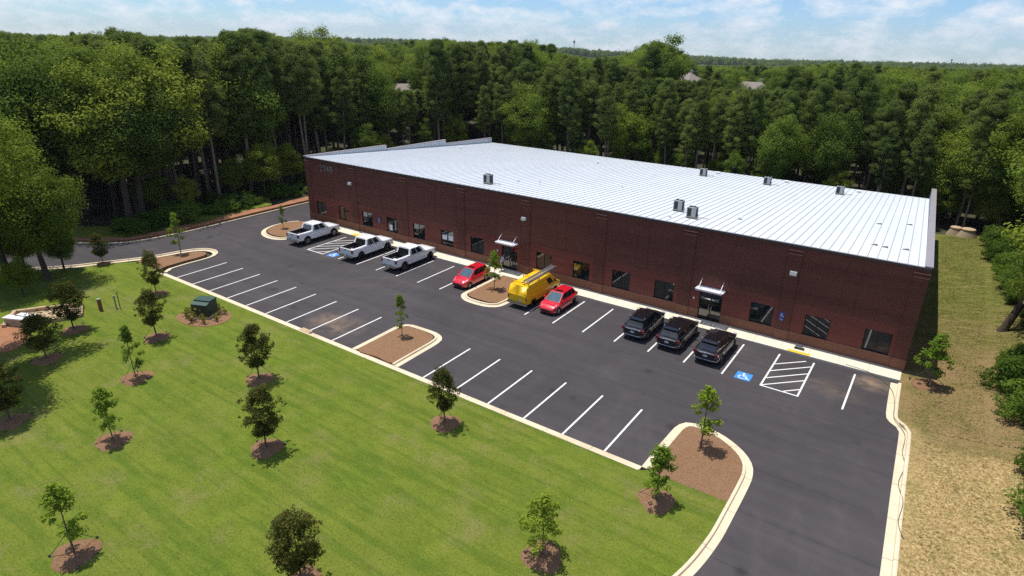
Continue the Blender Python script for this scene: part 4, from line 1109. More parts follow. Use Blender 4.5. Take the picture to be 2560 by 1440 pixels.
def broad_crown(name, H, R, base, mat, leaf, per, ncl, rng, lean=.0):
    cs, rs = [], []
    cz, rz = H * (1 + base) / 2, H * (1 - base) / 2
    lob = [(rng.uniform(0, 6.28), rng.uniform(.7, 1.2)) for _ in range(5)]
    while len(cs) < ncl:
        d = unit(1, rng)[0]; a = math.atan2(d[1], d[0])
        k = .82 + .22 * math.sin(2 * a + lob[0][0]) * lob[0][1] * .6 + .14 * math.sin(3 * a + lob[1][0] + 2.2 * d[2])
        rr = rng.uniform(.45, 1.0) ** .6 * k
        prof = 1.0 if d[2] > 0 else .9
        c = np.array([d[0] * R * rr, d[1] * R * rr, cz + d[2] * rz * rr * prof])
        cs.append(c); rs.append(R * rng.uniform(.17, .30))
    p, n, s = clump_leaves(cs, rs, per, leaf, rng)
    return leaf_mesh(name, p, n, s, mat, .62, rng), cs
def pine_crown(name, H, R, base, mat, leaf, per, ntier, rng):
    cs, rs = [], []
    for i in range(ntier):
        t = (i + rng.random() * .8) / ntier; z = H * (base + (1 - base) * t)
        prof = (math.sin(math.pi * (.18 + .80 * (t ** .8))) ** .8) * .9 + .12 * rng.random()
        for j in range(rng.integers(3, 6)):
            a = rng.uniform(0, 6.28); L = R * prof * rng.uniform(.45, 1.05)
            for q in (1.0, .62):
                cs.append(np.array([math.cos(a) * L * q, math.sin(a) * L * q, z + .12 * L * q + rng.normal() * .15])); rs.append(rng.uniform(.50, .82) * (R / 2.4) * (.7 + .3 * q))
    for k in range(5): cs.append(np.array([rng.normal() * .25, rng.normal() * .25, H - .25 - k * .5])); rs.append(.5 * R / 2.6)
    p, n, s = clump_leaves(cs, rs, per, leaf, rng, up=.4, flat=.62, jit=.75)
    return leaf_mesh(name, p, n, s, mat, .34, rng), cs
def trunk_mesh(name, H, r, mat, cs, rng, nlimb=9, bend=.25, top=.9):
    m = MB(); ph = rng.uniform(0, 6.28)
    def ax(t): return Vector((math.cos(ph) * bend * math.sin(t * 2.4), math.sin(ph) * bend * math.sin(t * 2.9 + .3), H * top * t))
    ts = [0, .03, .12, .3, .5, .7, .88, 1.0]
    m.tube([ax(t) for t in ts], [r * 1.45, r * 1.12, r, r * .85, r * .65, r * .45, r * .25, r * .06], 8)
    idx = rng.permutation(len(cs))[:nlimb]
    for i in idx:
        c = Vector(cs[i]); t0 = max(.18, min(.9, (c.z - .28 * math.hypot(c.x, c.y) - .4) / (H * top)))
        a = ax(t0); mid = a.lerp(c, .5) + Vector((0, 0, -.06 * (c - a).length)); rr = r * (1 - t0 * .75) * .45
        m.tube([a, mid, c], [rr, rr * .62, rr * .2], 5)
    return m.mesh(name, mat, 60)

# --- planted young trees: dark oval maples on stakes, thin light saplings
def young_dark(seed):
    rng = np.random.default_rng(seed); H, R = 3.85, 1.0
    cs, rs = [], []
    gaps = [np.array([rng.normal() * .7, rng.normal() * .7, rng.uniform(1.2, 3.2)]) for _ in range(7)]
    for _ in range(130):
        d = unit(1, rng)[0]; t = d[2] * .5 + .5
        prof = math.sin(math.pi * (.10 + .86 * (1 - t) ** 1.0)) ** .8 * (1.12 - .42 * t)
        rr = rng.random() ** .45
        z = 1.05 + (H - 1.15) * t
        cs.append(np.array([math.cos(math.atan2(d[1], d[0])) * R * prof * rr * rng.uniform(.72, 1.08), math.sin(math.atan2(d[1], d[0])) * R * prof * rr * rng.uniform(.72, 1.08), z])); rs.append(rng.uniform(.17, .28))
    for _ in range(26):
        a = rng.uniform(0, 6.28); t = rng.uniform(.05, 1.); pr = math.sin(math.pi * (.10 + .86 * (1 - t))) ** .8 * (1.12 - .42 * t) * R * rng.uniform(1.0, 1.22)
        cs.append(np.array([math.cos(a) * pr, math.sin(a) * pr, 1.0 + (H - .95) * t + .1])); rs.append(rng.uniform(.08, .15))
    keep = [i for i, c in enumerate(cs) if not any(np.linalg.norm(c - g) < .34 for g in gaps)]
    cs = [cs[i] for i in keep]; rs = [rs[i] for i in keep]
    p, n, s = clump_leaves(cs, rs, 640, .105, rng, up=.3, flat=.95, jit=.8)
    me = leaf_mesh('crown', p, n, s, M['leaf_maroon'], .6, rng)
    return me, trunk_mesh('trunk', H, .045, M['bark_young'], cs, rng, 14, .04, .86)
def young_light(seed, H=3.6, R=.85, n=26, z0=.9):
    rng = np.random.default_rng(seed); cs, rs = [], []
    for i in range(n):
        t = rng.random() ** .8; z = z0 + (H - z0) * t; prof = (1 - t) ** .55 * (.35 + .65 * min(1, t * 4 + .3))
        a = rng.uniform(0, 6.28); L = R * prof * rng.uniform(.25, 1.1)
        cs.append(np.array([math.cos(a) * L, math.sin(a) * L, z])); rs.append(rng.uniform(.13, .26))
    cs += [np.array([0, 0, H - .1]), np.array([.05, .03, H - .35])]; rs += [.14, .18]
    p, n_, s = clump_leaves(cs, rs, 620, .12, rng, up=.5, flat=.85, jit=.7)
    me = leaf_mesh('crown', p, n_, s, M['leaf_young'], .6, rng)
    return me, trunk_mesh('trunk', H, .035, M['bark_young'], cs, rng, 18, .06, .96)
stake_me = []
for k in range(3):
    a = k * 2.094 + .5; m = MB(); m.tube([(0, 0, 1.25), (math.cos(a) * .85, math.sin(a) * .85, .0)], .012, 5); m.box(math.cos(a) * .85 - .03, math.cos(a) * .85 + .03, math.sin(a) * .85 - .03, math.sin(a) * .85 + .03, -.05, .12); stake_me.append(m.mesh('guy_wire', M['wire']))
def mulch_ring(x, y, r, z):
    rng = np.random.default_rng(int(abs(x * 13 + y * 7)) + 3); m = MB(); n = 26; vs = []
    for q, h in ((1.0, -.02), (.9, .05), (.6, .10), (.25, .13)):
        for k in range(n):
            a = 2 * math.pi * k / n; rr = r * q * (1 + .09 * math.sin(3 * a + x) + .05 * rng.normal() * (q > .8)); vs.append((x + rr * math.cos(a), y + rr * math.sin(a), z + h + .012 * rng.normal() * (q < 1)))
    vs.append((x, y, z + .13))
    fs = [(j * n + k, j * n + (k + 1) % n, (j + 1) * n + (k + 1) % n, (j + 1) * n + k) for j in range(3) for k in range(n)] + [(3 * n + k, 3 * n + (k + 1) % n, 4 * n) for k in range(n)]
    return structure(m.add(vs, fs).build('mulch_ring', M['mulch'], smooth=50))
dark_me = [young_dark(s) for s in (1, 2, 3, 4, 5)]
light_me = [young_light(s, 3.6, (.80, .95, .70)[s % 3], (44, 52, 38)[s % 3]) for s in (21, 22, 23)]
bright_me = young_light(31, 3.3, 1.45, 64, .55)
def young(kind, x, y, h, label, i, ring=1.0, wscale=1.0, z=.105):
    if kind == 'dark': cm, tm = dark_me[i % 5]; h0 = 3.85; nm = 'young_maple'; gr = 'dark oval young trees on the lawn'
    elif kind == 'bright': cm, tm = bright_me; h0 = 3.3; nm = 'young_sapling'; gr = 'thin young saplings'
    else: cm, tm = light_me[i % 3]; h0 = 3.6; nm = 'young_sapling'; gr = 'thin young saplings'
    t = thing(nm, (x, y, z), label, 'tree', gr, rz=i * 1.7, scale=(h / h0 * wscale, h / h0 * wscale, h / h0))
    obj('crown', cm, t); obj('trunk', tm, t)
    if ring:
        for me in stake_me: obj('guy_wire', me, t)
        mulch_ring(x, y, ring, z)
    return t
D = [(-28.53, -4.77, 3.9, .92, 'small dark oval tree near the corner where the lawn meets the bays'), (-26.55, -12.1, 3.95, 1.25, 'dark oval tree beside the pale stone pit'), (-20.17, -9.05, 3.85, 1.02, 'dark oval tree next to the green transformer'),
     (-8.55, -8.2, 4.0, 1.05, 'dark oval tree alone mid lawn, its mulch ring below the long kerb'), (-1.72, -12.45, 3.85, 1.15, 'dark oval tree mid lawn, closer to the camera of the pair'), (4.77, -4.82, 3.75, .95, 'dark oval tree right beside the lawn kerb'),
     (7.45, -17.2, 3.75, 1.18, 'reddish dark oval tree cut off by the bottom edge'), (-22.95, -15.3, 3.5, 1.35, 'very dark oval tree in deep shade beside the utility boxes'), (-16.2, -19.7, 3.95, 1.25, 'dark tree with reddish top at the left edge'), (-40.4, -3.9, 3.0, 1.15, 'small dark round tree in shade beside the entrance drive')]
for i, (x, y, h, w, lb) in enumerate(D): young('dark', x, y, h, lb, i, .92 if i != 9 else .6, w)
Lg = [(-15.38, -12.88, 3.75, .95, 'thin light sapling on the upper lawn between two dark trees', 1, .105, 'l'), (-9.4, -17.06, 3.5, 1.0, 'thin green sapling standing alone on the left lawn', .95, .105, 'l'), (-2.04, -22.02, 3.85, 1.15, 'thin green sapling with a large mulch mound at the bottom left', 1.0, .105, 'l'),
      (14.97, -10.04, 3.3, 1.0, 'bright yellow-green spreading sapling at the bottom middle', .95, .105, 'b'), (17.72, -3.68, 3.3, 1.15, 'pale green sapling on the lawn touching the big mulch island', .95, .105, 'l'), (18.05, 1.95, 3.9, 1.2, 'tall sparse sapling in the big mulch island by the drive', 0, .11, 'l'),
      (-5.42, 2.08, 3.3, .85, 'leafy sapling in the mulch island amid the front bays', 0, .11, 'l'), (-5.34, 13.82, 3.6, .95, 'sapling in the mulch island between red car and yellow van', 0, .11, 'l'), (-36.3, 14.1, 2.7, 1.0, 'small sapling in the rounded mulch island behind a pickup', 0, .11, 'l'),
      (-37.2, 2.2, 4.2, 1.0, 'tall thin sapling on the mulch tongue by the entrance drive', 0, .115, 'l'), (28.15, 17.2, 3.8, 1.2, 'leaning green sapling on the dry bank at the building corner', .9, .2, 'l')]
for i, (x, y, h, w, lb, rg, z, kd) in enumerate(Lg):
    t = young('bright' if kd == 'b' else 'light', x, y, h, lb, i, rg, w, z)
# --- forest trees: shared meshes
rngF = np.random.default_rng(5)
OAK, PINE = [], []
for s, (H, R, mt) in enumerate(((13.5, 4.3, 'leaf_oak'), (12.0, 3.7, 'leaf_bright'), (14.5, 4.0, 'leaf_oak'), (11.0, 4.2, 'leaf_bright'), (13.0, 3.4, 'leaf_oak'))):
    rng = np.random.default_rng(100 + s); cm, cs = broad_crown('crown', H, R, .26, M[mt], .21, 185, 130, rng)
    OAK.append((cm, trunk_mesh('trunk', H, .24, M['bark'], cs, rng, 16, .3, .86), H))
for s, (H, R, b) in enumerate(((14.5, 1.75, .48), (15.5, 2.0, .54), (13.5, 1.6, .42), (16.5, 2.1, .58))):
    rng = np.random.default_rng(200 + s); cm, cs = pine_crown('crown', H, R, b, M['leaf_pine'], .20, 560, 22, rng)
    PINE.append((cm, trunk_mesh('trunk', H, .17, M['bark_pine'], cs, rng, 18, .18, .97), H))
# fine-leaved large trees close to the camera
NEAR = []
for s, (H, R, mt) in enumerate(((13.5, 4.6, 'leaf_bright'), (14.5, 5.0, 'leaf_oak'))):
    rng = np.random.default_rng(300 + s); cm, cs = broad_crown('crown', H, R, .24, M[mt], .20, 190, 180, rng)
    NEAR.append((cm, trunk_mesh('trunk', H, .3, M['bark'], cs, rng, 22, .35, .86), H))
rng = np.random.default_rng(310); cm, cs = broad_crown('crown', 17., 4.9, .50, M['leaf_bright'], .20, 190, 140, rng)
NEAR.append((cm, trunk_mesh('trunk', 17., .28, M['bark'], cs, rng, 20, .35, .9), 17.))
def shrub_mesh(seed, R=1.0, mat='leaf_shrub', n=34, leaf=.11):
    rng = np.random.default_rng(seed); cs, rs = [], []
    for _ in range(n):
        a = rng.uniform(0, 6.28); q = rng.random() ** .6; cs.append(np.array([math.cos(a) * q * R, math.sin(a) * q * R, .25 + rng.random() * 1.1 * R * (1 - .5 * q)])); rs.append(rng.uniform(.22, .42) * R)
    p, n_, s = clump_leaves(cs, rs, 620, leaf, rng, up=.6); me = leaf_mesh('foliage', p, n_, s, M[mat], .6, rng)
    m = MB()
    for c in cs[:9]: m.tube([(0, 0, -.1), (c[0] * .45, c[1] * .45, c[2] * .6), tuple(c)], [.03, .02, .008], 5)
    return me, m.mesh('stem', M['bark_young'], 60)
SHRUB = [shrub_mesh(s) for s in (41, 42, 43)]; GOLD = shrub_mesh(44, .42, 'leaf_gold', 14, .09)

def forest_tree(kind, i, x, y, s, rz, label, group, z=None, tilt=(0, 0)):
    cm, tm, H = (OAK if kind == 'oak' else PINE if kind == 'pine' else NEAR)[i]
    nm = 'pine_tree' if kind == 'pine' else 'broadleaf_tree'
    t = thing(nm, (x, y, (T(x, y) if z is None else z) - .1), label, 'tree', group, scale=s)
    t.rotation_euler = (tilt[0], tilt[1], rz)
    obj('crown', cm, t); obj('trunk', tm, t)
    return t
# height envelope of the tree tops: (azimuth from the site's high point, elevation) of the skyline
SKY = [(-180, 0.), (-90, .2), (-72.2, -.31), (-70.0, -.55), (-67.6, -.4), (-65.2, -.33), (-62.1, -.65), (-59.3, -.69), (-57.1, -.1), (-55.7, -.17), (-54.0, -.45), (-52.8, -1.1), (-49.9, -.75), (-47.7, -1.1), (-44.4, -.95), (-41.0, -.6), (-39.4, -1.0), (-36.6, -.9), (-32.9, -.7), (-30.8, -1.7), (-28.0, -2.1), (-25.3, -1.8), (-23.8, -1.0), (-22.5, -.6), (-20.8, -1.3), (-19.3, -2.5), (-12.8, -2.4), (-7.2, -1.95), (-3.2, -2.2), (.5, -2.1), (2.9, -1.95), (20, -1.9), (180, -1.5)]
def sky_at(az):
    for (a, s), (b, t) in zip(SKY, SKY[1:]):
        if a <= az <= b: return s + (t - s) * (az - a) / (b - a)
    return 0
def in_forest(x, y):
    if y > 61.5 and x > -48: return True
    if x <= -46 and y > 4: return x < -48.5 - 5.0 * smoothstep(11, 20, y) * (1 - smoothstep(44, 56, y))
    # beyond the far kerb of the entrance drive
    if x < -48.5:
        lim = np.interp(x, [-90, -70, -58, -51.5, -48.5], [-16., -8.2, -2.6, .6, 4.])
        return y > lim
    if x > 35.5 and y > -30: return True
    return False
rngP = np.random.default_rng(77)
cand = []
step = 4.7
for gx_ in np.arange(-330, 330, step):
    for gy_ in np.arange(-40, 520, step):
        x = gx_ + rngP.uniform(-.45, .45) * step; y = gy_ + rngP.uniform(-.45, .45) * step
        if not in_forest(x, y): continue
        dx, dy = x - CAM.x, y - CAM.y; d = math.hypot(dx, dy); az = math.degrees(math.atan2(dx, dy))
        if az < -80 or az > 18: continue
        if d > 330: continue
        cand.append((d, x, y, az))
step2 = 3.1
for gx_ in np.arange(-74, 34, step2):          # the close-set pine plantation along the site's edge
    for gy_ in np.arange(14, 84, step2):
        x = gx_ + rngP.uniform(-.45, .45) * step2; y = gy_ + rngP.uniform(-.45, .45) * step2
        if not in_forest(x, y) or rngP.random() < .45: continue
        dx, dy = x - CAM.x, y - CAM.y; d = math.hypot(dx, dy); az = math.degrees(math.atan2(dx, dy))
        if -76 < az < 6 and (y < 80): cand.append((d, x, y, az + 1000.))
# houses stand in clearings
HOUSES = [(-131.0, 131.0, 4.9, R_(35), 'tan hipped roof of the nearest house showing above the woods'), (-45.5, 165.0, 10.6, R_(-20), 'tan gabled house roof beside the tall skyline oak'), (-24.5, 163.0, 9.0, R_(10), 'tan peaked house roof among the farther trees')]
def blocked(x, y, top):
    """trees stay out of the houses' yards and low in front of them"""
    for hx, hy, hz, _, _ in HOUSES:
        v = Vector((hx - CAM.x, hy - CAM.y)); L = v.length; u = v / L; w = Vector((x - CAM.x, y - CAM.y)); t = w.dot(u); off = abs(w.x * u.y - w.y * u.x)
        if (Vector((x, y)) - Vector((hx, hy))).length < 8.5: return 0.
        if off < 5.5 and 0 < t < L: 
            line = CAM.z + (hz - 2.2 - CAM.z) * (t / L)
            if top > line: return line
    return None
cand.sort()
indiv = []; far_pts = []
def zone(x, y):
    if x <= -46: return 'left'
    if x > 33: return 'right'
    return 'back'
for d, x, y, az in cand:
    plantation = az > 500; az = az - 1000. if plantation else az
    zn = zone(x, y)
    pp = {'left': .22, 'back': .72 if x < 12 else .5, 'right': .3}[zn]
    if zn == 'left' and y > 13: pp = .80
    if d > 135: pp = .34
    kind = 'pine' if (plantation or rngP.random() < pp) else 'oak'
    i = int(rngP.integers(4 if kind == 'pine' else 5))
    if kind == 'oak' and zn == 'left' and y < 16: i = int(rngP.choice([1, 3, 3, 0]))
    H = (PINE if kind == 'pine' else OAK)[i][2]
    zb = T(x, y)
    s = rngP.uniform(.82, 1.22)
    if zn == 'back' and y < 76: s *= .92 + .12 * (y - 61) / 15
    if zn == 'left': s *= 1.5 if (kind == 'oak' and y < 16) else 1.22
    if zn == 'right': s *= 1.3
    if zn == 'back' and y > 84: s *= 1.18
    lim = CAM.z + d * math.tan(R_(sky_at(az) - rngP.exponential(.8)))
    if (zn == 'left' and d > 88 and rngP.random() < .8) or (zn != 'left' and d > 135 and rngP.random() < .6) or (zn == 'right' and d > 75 and rngP.random() < .6): s = (lim - zb) / H
    if zb + H * s > lim: s = (lim - zb) / H
    b_ = blocked(x, y, zb + H * s)
    if b_ is not None:
        if b_ == 0.: continue
        s = (b_ - zb) / H
    if s < .35: continue
    s = min(s, 1.9)
    indiv.append((d, x, y, az, kind, i, s))
# the nearest trees of each stand one by one, the wood behind them as one mass
LAB = {('left', 'pine'): 'tall pine in the woods across the entrance drive', ('left', 'oak'): 'leafy broadleaf tree in the woods across the entrance drive',
       ('back', 'pine'): 'slender pine with bare trunk in the woods behind the white roof', ('back', 'oak'): 'broadleaf tree in the woods behind the white roof',
       ('right', 'pine'): 'pine in the woods above the dry bank', ('right', 'oak'): 'broadleaf tree in the woods above the dry bank'}
cnt = 0; rest = []
for rec in indiv:
    d, x, y, az, kind, i, s = rec
    inview = -75 < az < 6.5
    lim_n = {'left': 120, 'back': 190, 'right': 45}[zone(x, y)]
    key = zone(x, y); 
    c_ = globals().setdefault('_n_' + key, 0)
    if inview and c_ < lim_n:
        globals()['_n_' + key] = c_ + 1
        forest_tree(kind, i, x, y, s, rngP.uniform(0, 6.28), LAB[(key, kind)], {'left': 'woods across the entrance drive', 'back': 'woods behind the building', 'right': 'woods above the dry bank'}[key] + (' pines' if kind == 'pine' else ' broadleaf trees'), tilt=(rngP.normal() * .03, rngP.normal() * .03))
    else: rest.append(rec)
# single trees that stand out
HERO = [('near', 1, -41.2, -7.0, .36, 'low bushy tree under the hanging branches by the drive'), ('near', 0, -43.6, -9.3, .42, 'low bright tree between the two dark trunks and the drive'), ('near', 1, -45.8, -12.2, .46, 'low dark tree behind the big dark trunk'), ('near', 0, -37.2, -11.8, .30, 'low green tree in the shade behind the pit'), ('near', 1, 37.0, 38.5, .85, 'dark full tree beside the green part of the bank'), ('near', 0, -39.6, -8.8, .86, 'leafy tree at the lawn corner hanging low over the entrance drive'), ('near', 0, -42.0, -11.0, 1.15, 'big bright tree with dark trunk between lawn and drive'), ('near', 1, -52.5, 6.0, 1.25, 'huge spreading tree hanging over the entrance drive'), ('near', 2, -27.4, -17.2, 1.05, 'bright leafy tree beyond the utility boxes at the left edge'),
        ('near', 2, -22.6, -19.9, .95, 'shade tree at the left edge casting its shadow over the lawn'), ('near', 0, -47.0, -17.5, .95, 'bright tree behind the big dark trunk by the drive'),
        ('oak', 4, -28.5, 106., 1.66, 'tall skyline oak rising above the woods behind the roof'), ('pine', 1, -64., 118., 1.18, 'round topped skyline pine left of the oak'), ('oak', 3, -118., 86., 1.98, 'tallest dark tree on the left skyline'),
        ('near', 0, 36.2, 20.5, .70, 'rounded leafy tree at the right edge of the bank'), ('near', 0, 35.6, 52.5, .85, 'sunlit tree overhanging the far end of the bank'), ('near', 2, 32.3, 28.7, .95, 'broad tree leaning over the dry bank with a long dark trunk'), ('near', 0, 38.5, 14.0, .62, 'leafy tree at the right edge above the straw'), ('oak', 3, 36.5, 42.0, .95, 'yellowish broadleaf tree beside the bank behind the concrete manholes')]
for k, (kind, i, x, y, s, lb) in enumerate(HERO):
    t = forest_tree(kind, i, x, y, s, k * 1.1, lb, 'standout trees', z=(bank_z(x, y) if x > 30 else None))
    if x == 32.3: t.rotation_euler = (R_(-3), R_(15), 0)
# undergrowth along the wood's edge
rngS = np.random.default_rng(91)
for k in range(20):
    x = -44 + 78 * (k + rngS.random()) / 20; y = rngS.uniform(60.5, 68)
    forest_tree('oak', int(rngS.choice([0, 1, 2, 4])), x, y, rngS.uniform(.42, .66), rngS.uniform(0, 6.28), 'low understory tree between the pine trunks behind the white roof', 'understory behind the building')
for k in range(11):
    y = 4 + 60 * (k + rngS.random()) / 11; x = np.interp(y, [0, 4, 8, 20, 32, 46, 64], [-52, -51., -50.5, -50.5, -50., -49., -48.]) - rngS.uniform(0, 5)
    forest_tree('oak', int(rngS.choice([0, 1, 2, 3, 4])), x, y, rngS.uniform(.38, .72), rngS.uniform(0, 6.28), 'low understory tree at the edge of the woods across the drive', 'understory across the drive')
for k in range(17):
    x = rngS.uniform(25, 37); y = rngS.uniform(60.8, 66)
    if x < 32 and y < 64: y += 3.5
    forest_tree('oak', int(rngS.choice([0, 1, 3, 3])), x, y, rngS.uniform(.5, .92), rngS.uniform(0, 6.28), 'full low tree at the end of the bank behind the manholes', 'trees at the end of the bank')
for k in range(16):
    y = rngS.uniform(2, 58); x = 34.6 + rngS.uniform(0, 4)
    forest_tree('oak', int(rngS.choice([0, 1, 3, 4])), x, y, rngS.uniform(.4, .62), rngS.uniform(0, 6.28), 'low leafy tree at the edge of the woods above the bank', 'understory above the bank', z=bank_z(x, y))
def shrub(x, y, s, label, group, z=None, me=None):
    t = thing('shrub', (x, y, (T(x, y) if z is None else z)), label, 'shrub', group, rz=rngS.uniform(0, 6.28), scale=(s, s, s * rngS.uniform(.8, 1.25)))
    a, b = me or SHRUB[int(rngS.integers(3))]
    obj('foliage', a, t); obj('stem', b, t)
for k in range(62):
    t_ = k / 61; y = 3 + 60 * t_ ** 1.2 + rngS.uniform(-1, 1); x = np.interp(y, [0, 4, 8, 20, 32, 46, 64], [-48.5, -47.8, -47.6, -47.8, -47., -46., -45.]) - rngS.uniform(.4, 3.6 + (3.5 if 14 < y < 50 else 0))
    shrub(x, y, rngS.uniform(.9, 2.3), 'green shrub in the thicket along the far kerb', 'thicket along the far kerb')
for k in range(64):
    y = rngS.uniform(-2, 58); x = np.interp(y, [-2, 8, 18, 30, 45, 56], [34.2, 33.2, 32.6, 33.0, 32.9, 31.6]) + abs(rngS.normal()) * 1.2
    if 24 < y < 33 and x < 34: continue
    shrub(x, y, rngS.uniform(.6, 1.7), 'green bush along the top of the dry bank', 'bushes along the bank', z=bank_z(x, y) - .1)
for k in range(26):
    x = rngS.uniform(-40, 24); y = rngS.uniform(58.5, 62.5)
    shrub(x, y, rngS.uniform(.9, 1.8), 'shrub at the back of the building under the pines', 'shrubs behind the building')
for k in range(7):
    a = k / 7 * 5.2 - 2.9; shrub(-20.95 + 1.62 * math.cos(a), -4.75 + 1.28 * math.sin(a), rngS.uniform(.75, 1.1), 'small golden shrub planted around the green transformer', 'shrubs around the transformer', z=.13, me=GOLD)

# the rest of the wood, and the wood on the far ridges, as one mass
fx, fs, fr, fi = [], [], [], []
for d, x, y, az, kind, i, s in rest:
    fx.append((x, y, T(x, y) - .2)); fs.append(s); fr.append(rngP.uniform(0, 6.28)); fi.append(i + (5 if kind == 'pine' else 0))
dd = 330.
while dd < 3600:
    stp = 5.2 + (dd - 330) * .008
    naz = int(math.radians(104) * dd / stp)
    for q in range(naz):
        az = -84 + 104 * (q + rngP.random()) / naz; d = dd + rngP.uniform(0, stp)
        x = CAM.x + d * math.sin(R_(az)); y = CAM.y + d * math.cos(R_(az)); zb = T(x, y)
        s = rngP.uniform(.85, 1.25) * (1 + (stp - 5.2) * .05)
        top = CAM.z + d * math.tan(R_(sky_at(az) - .12 if d < 1000 else sky_at(az) - .02)); k_ = int(rngP.integers(9 if d < 700 else 5)); H = (OAK + PINE)[k_][2]
        fx.append((x, y, zb - .3 - (max(0, zb + H * s - top) if d < 1400 else 0))); fs.append(s); fr.append(rngP.uniform(0, 6.28)); fi.append(k_)
    dd += stp * (.9 if dd < 900 else 1.8)
fme = bpy.data.meshes.new('distant_forest'); fme.from_pydata(fx, [], [])
for nm, ty, dat in (('tree_scale', 'FLOAT', fs), ('tree_turn', 'FLOAT', fr), ('tree_kind', 'INT', fi)):
    at = fme.attributes.new(nm, ty, 'POINT'); at.data.foreach_set('value', dat)
fo = obj('distant_forest', fme); tag(fo, 'dense mass of woodland stretching to the hazy ridges', 'forest', kind='stuff')
ng = bpy.data.node_groups.new('plant_trees', 'GeometryNodeTree')
ng.interface.new_socket('Geometry', in_out='INPUT', socket_type='NodeSocketGeometry'); ng.interface.new_socket('Geometry', in_out='OUTPUT', socket_type='NodeSocketGeometry')
gi = ng.nodes.new('NodeGroupInput'); go = ng.nodes.new('NodeGroupOutput'); iop = ng.nodes.new('GeometryNodeInstanceOnPoints'); gti = ng.nodes.new('GeometryNodeGeometryToInstance')
# one source object of each crown mesh, taken from trees already standing
src = []
for cm, _, _ in OAK + PINE:
    src.append(next(o for o in bpy.data.objects if o.type == 'MESH' and o.data == cm))
prev = None; sw_ = ng.nodes.new('GeometryNodeIndexSwitch'); sw_.data_type = 'GEOMETRY'
jn = ng.nodes.new('GeometryNodeJoinGeometry')
for o in src[::-1]:
    oi = ng.nodes.new('GeometryNodeObjectInfo'); oi.transform_space = 'ORIGINAL'; oi.inputs['As Instance'].default_value = True; oi.inputs['Object'].default_value = o
    ng.links.new(oi.outputs['Geometry'], jn.inputs[0])
ng.nodes.remove(sw_); ng.nodes.remove(gti)
def named(nm, ty):
    n = ng.nodes.new('GeometryNodeInputNamedAttribute'); n.data_type = ty; n.inputs[0].default_value = nm; return n.outputs[0]
ng.links.new(gi.outputs[0], iop.inputs['Points']); ng.links.new(jn.outputs[0], iop.inputs['Instance']); iop.inputs['Pick Instance'].default_value = True
ng.links.new(named('tree_kind', 'INT'), iop.inputs['Instance Index'])
cx_ = ng.nodes.new('ShaderNodeCombineXYZ'); ng.links.new(named('tree_turn', 'FLOAT'), cx_.inputs[2]); er = ng.nodes.new('FunctionNodeEulerToRotation'); ng.links.new(cx_.outputs[0], er.inputs[0]); ng.links.new(er.outputs[0], iop.inputs['Rotation'])
cs_ = ng.nodes.new('ShaderNodeCombineXYZ'); sv_ = named('tree_scale', 'FLOAT')
for i in range(3): ng.links.new(sv_, cs_.inputs[i])
ng.links.new(cs_.outputs[0], iop.inputs['Scale']); ng.links.new(iop.outputs[0], go.inputs[0])
md = fo.modifiers.new('plant_trees', 'NODES'); md.node_group = ng
print('individual trees', sum(v for k, v in globals().items() if k.startswith('_n_')), 'mass', len(fx))

# ------------------------------------------------------------------ turf blades
def point_in(poly, x, y):
    n = len(poly); ins = np.zeros(len(x), bool); j = n - 1
    for i in range(n):
        xi, yi = poly[i]; xj, yj = poly[j]
        c = ((yi > y) != (yj > y)) & (x < (xj - xi) * (y - yi) / (yj - yi + 1e-12) + xi); ins ^= c; j = i
    return ins
def blades(name, x, y, z, h, w, mat, label, rng):
    n = len(x); a = rng.uniform(0, 6.28, n); hh = h * rng.uniform(.5, 1.4, n); lx = rng.normal(size=n) * hh * 1.6; ly = rng.normal(size=n) * hh * 1.6
    ww = w * rng.uniform(.6, 1.4, n); v = np.empty((n, 3, 3))
    v[:, 0] = np.stack([x - np.cos(a) * ww, y - np.sin(a) * ww, z], 1); v[:, 1] = np.stack([x + np.cos(a) * ww, y + np.sin(a) * ww, z], 1); v[:, 2] = np.stack([x + lx, y + ly, z + hh], 1)
    me = bpy.data.meshes.new(name); me.from_pydata(v.reshape(-1, 3).tolist(), [], np.arange(3 * n).reshape(n, 3).tolist()); me.materials.append(mat)
    return tag(obj(name, me), label, kind='stuff')
rgB = np.random.default_rng(8)
bx_ = rgB.uniform(-36, 21, 260000); by_ = rgB.uniform(-30, -1.7, 260000)
kp = point_in(lawn_poly, bx_, by_) & (rgB.random(260000) < np.clip(22. / np.hypot(bx_ - CAM.x, by_ - CAM.y), 0, 1))
blades('lawn_grass', bx_[kp], by_[kp], np.full(kp.sum(), .104), .016, .030, M['lawn'], 'short mown turf covering the lawn', rgB)
bx_ = rgB.uniform(27, 36, 70000); by_ = rgB.uniform(-4, 58, 70000); ok_ = (bx_ > 28.2) | (by_ > 11.6)
bx_, by_ = bx_[ok_], by_[ok_]
blades('bank_grass', bx_, by_, np.array([bank_z(a, b) - .01 for a, b in zip(bx_, by_)]), .05, .035, M['bank'], 'rough dry grass and straw on the bank', rgB)
print('blades', kp.sum(), len(bx_))

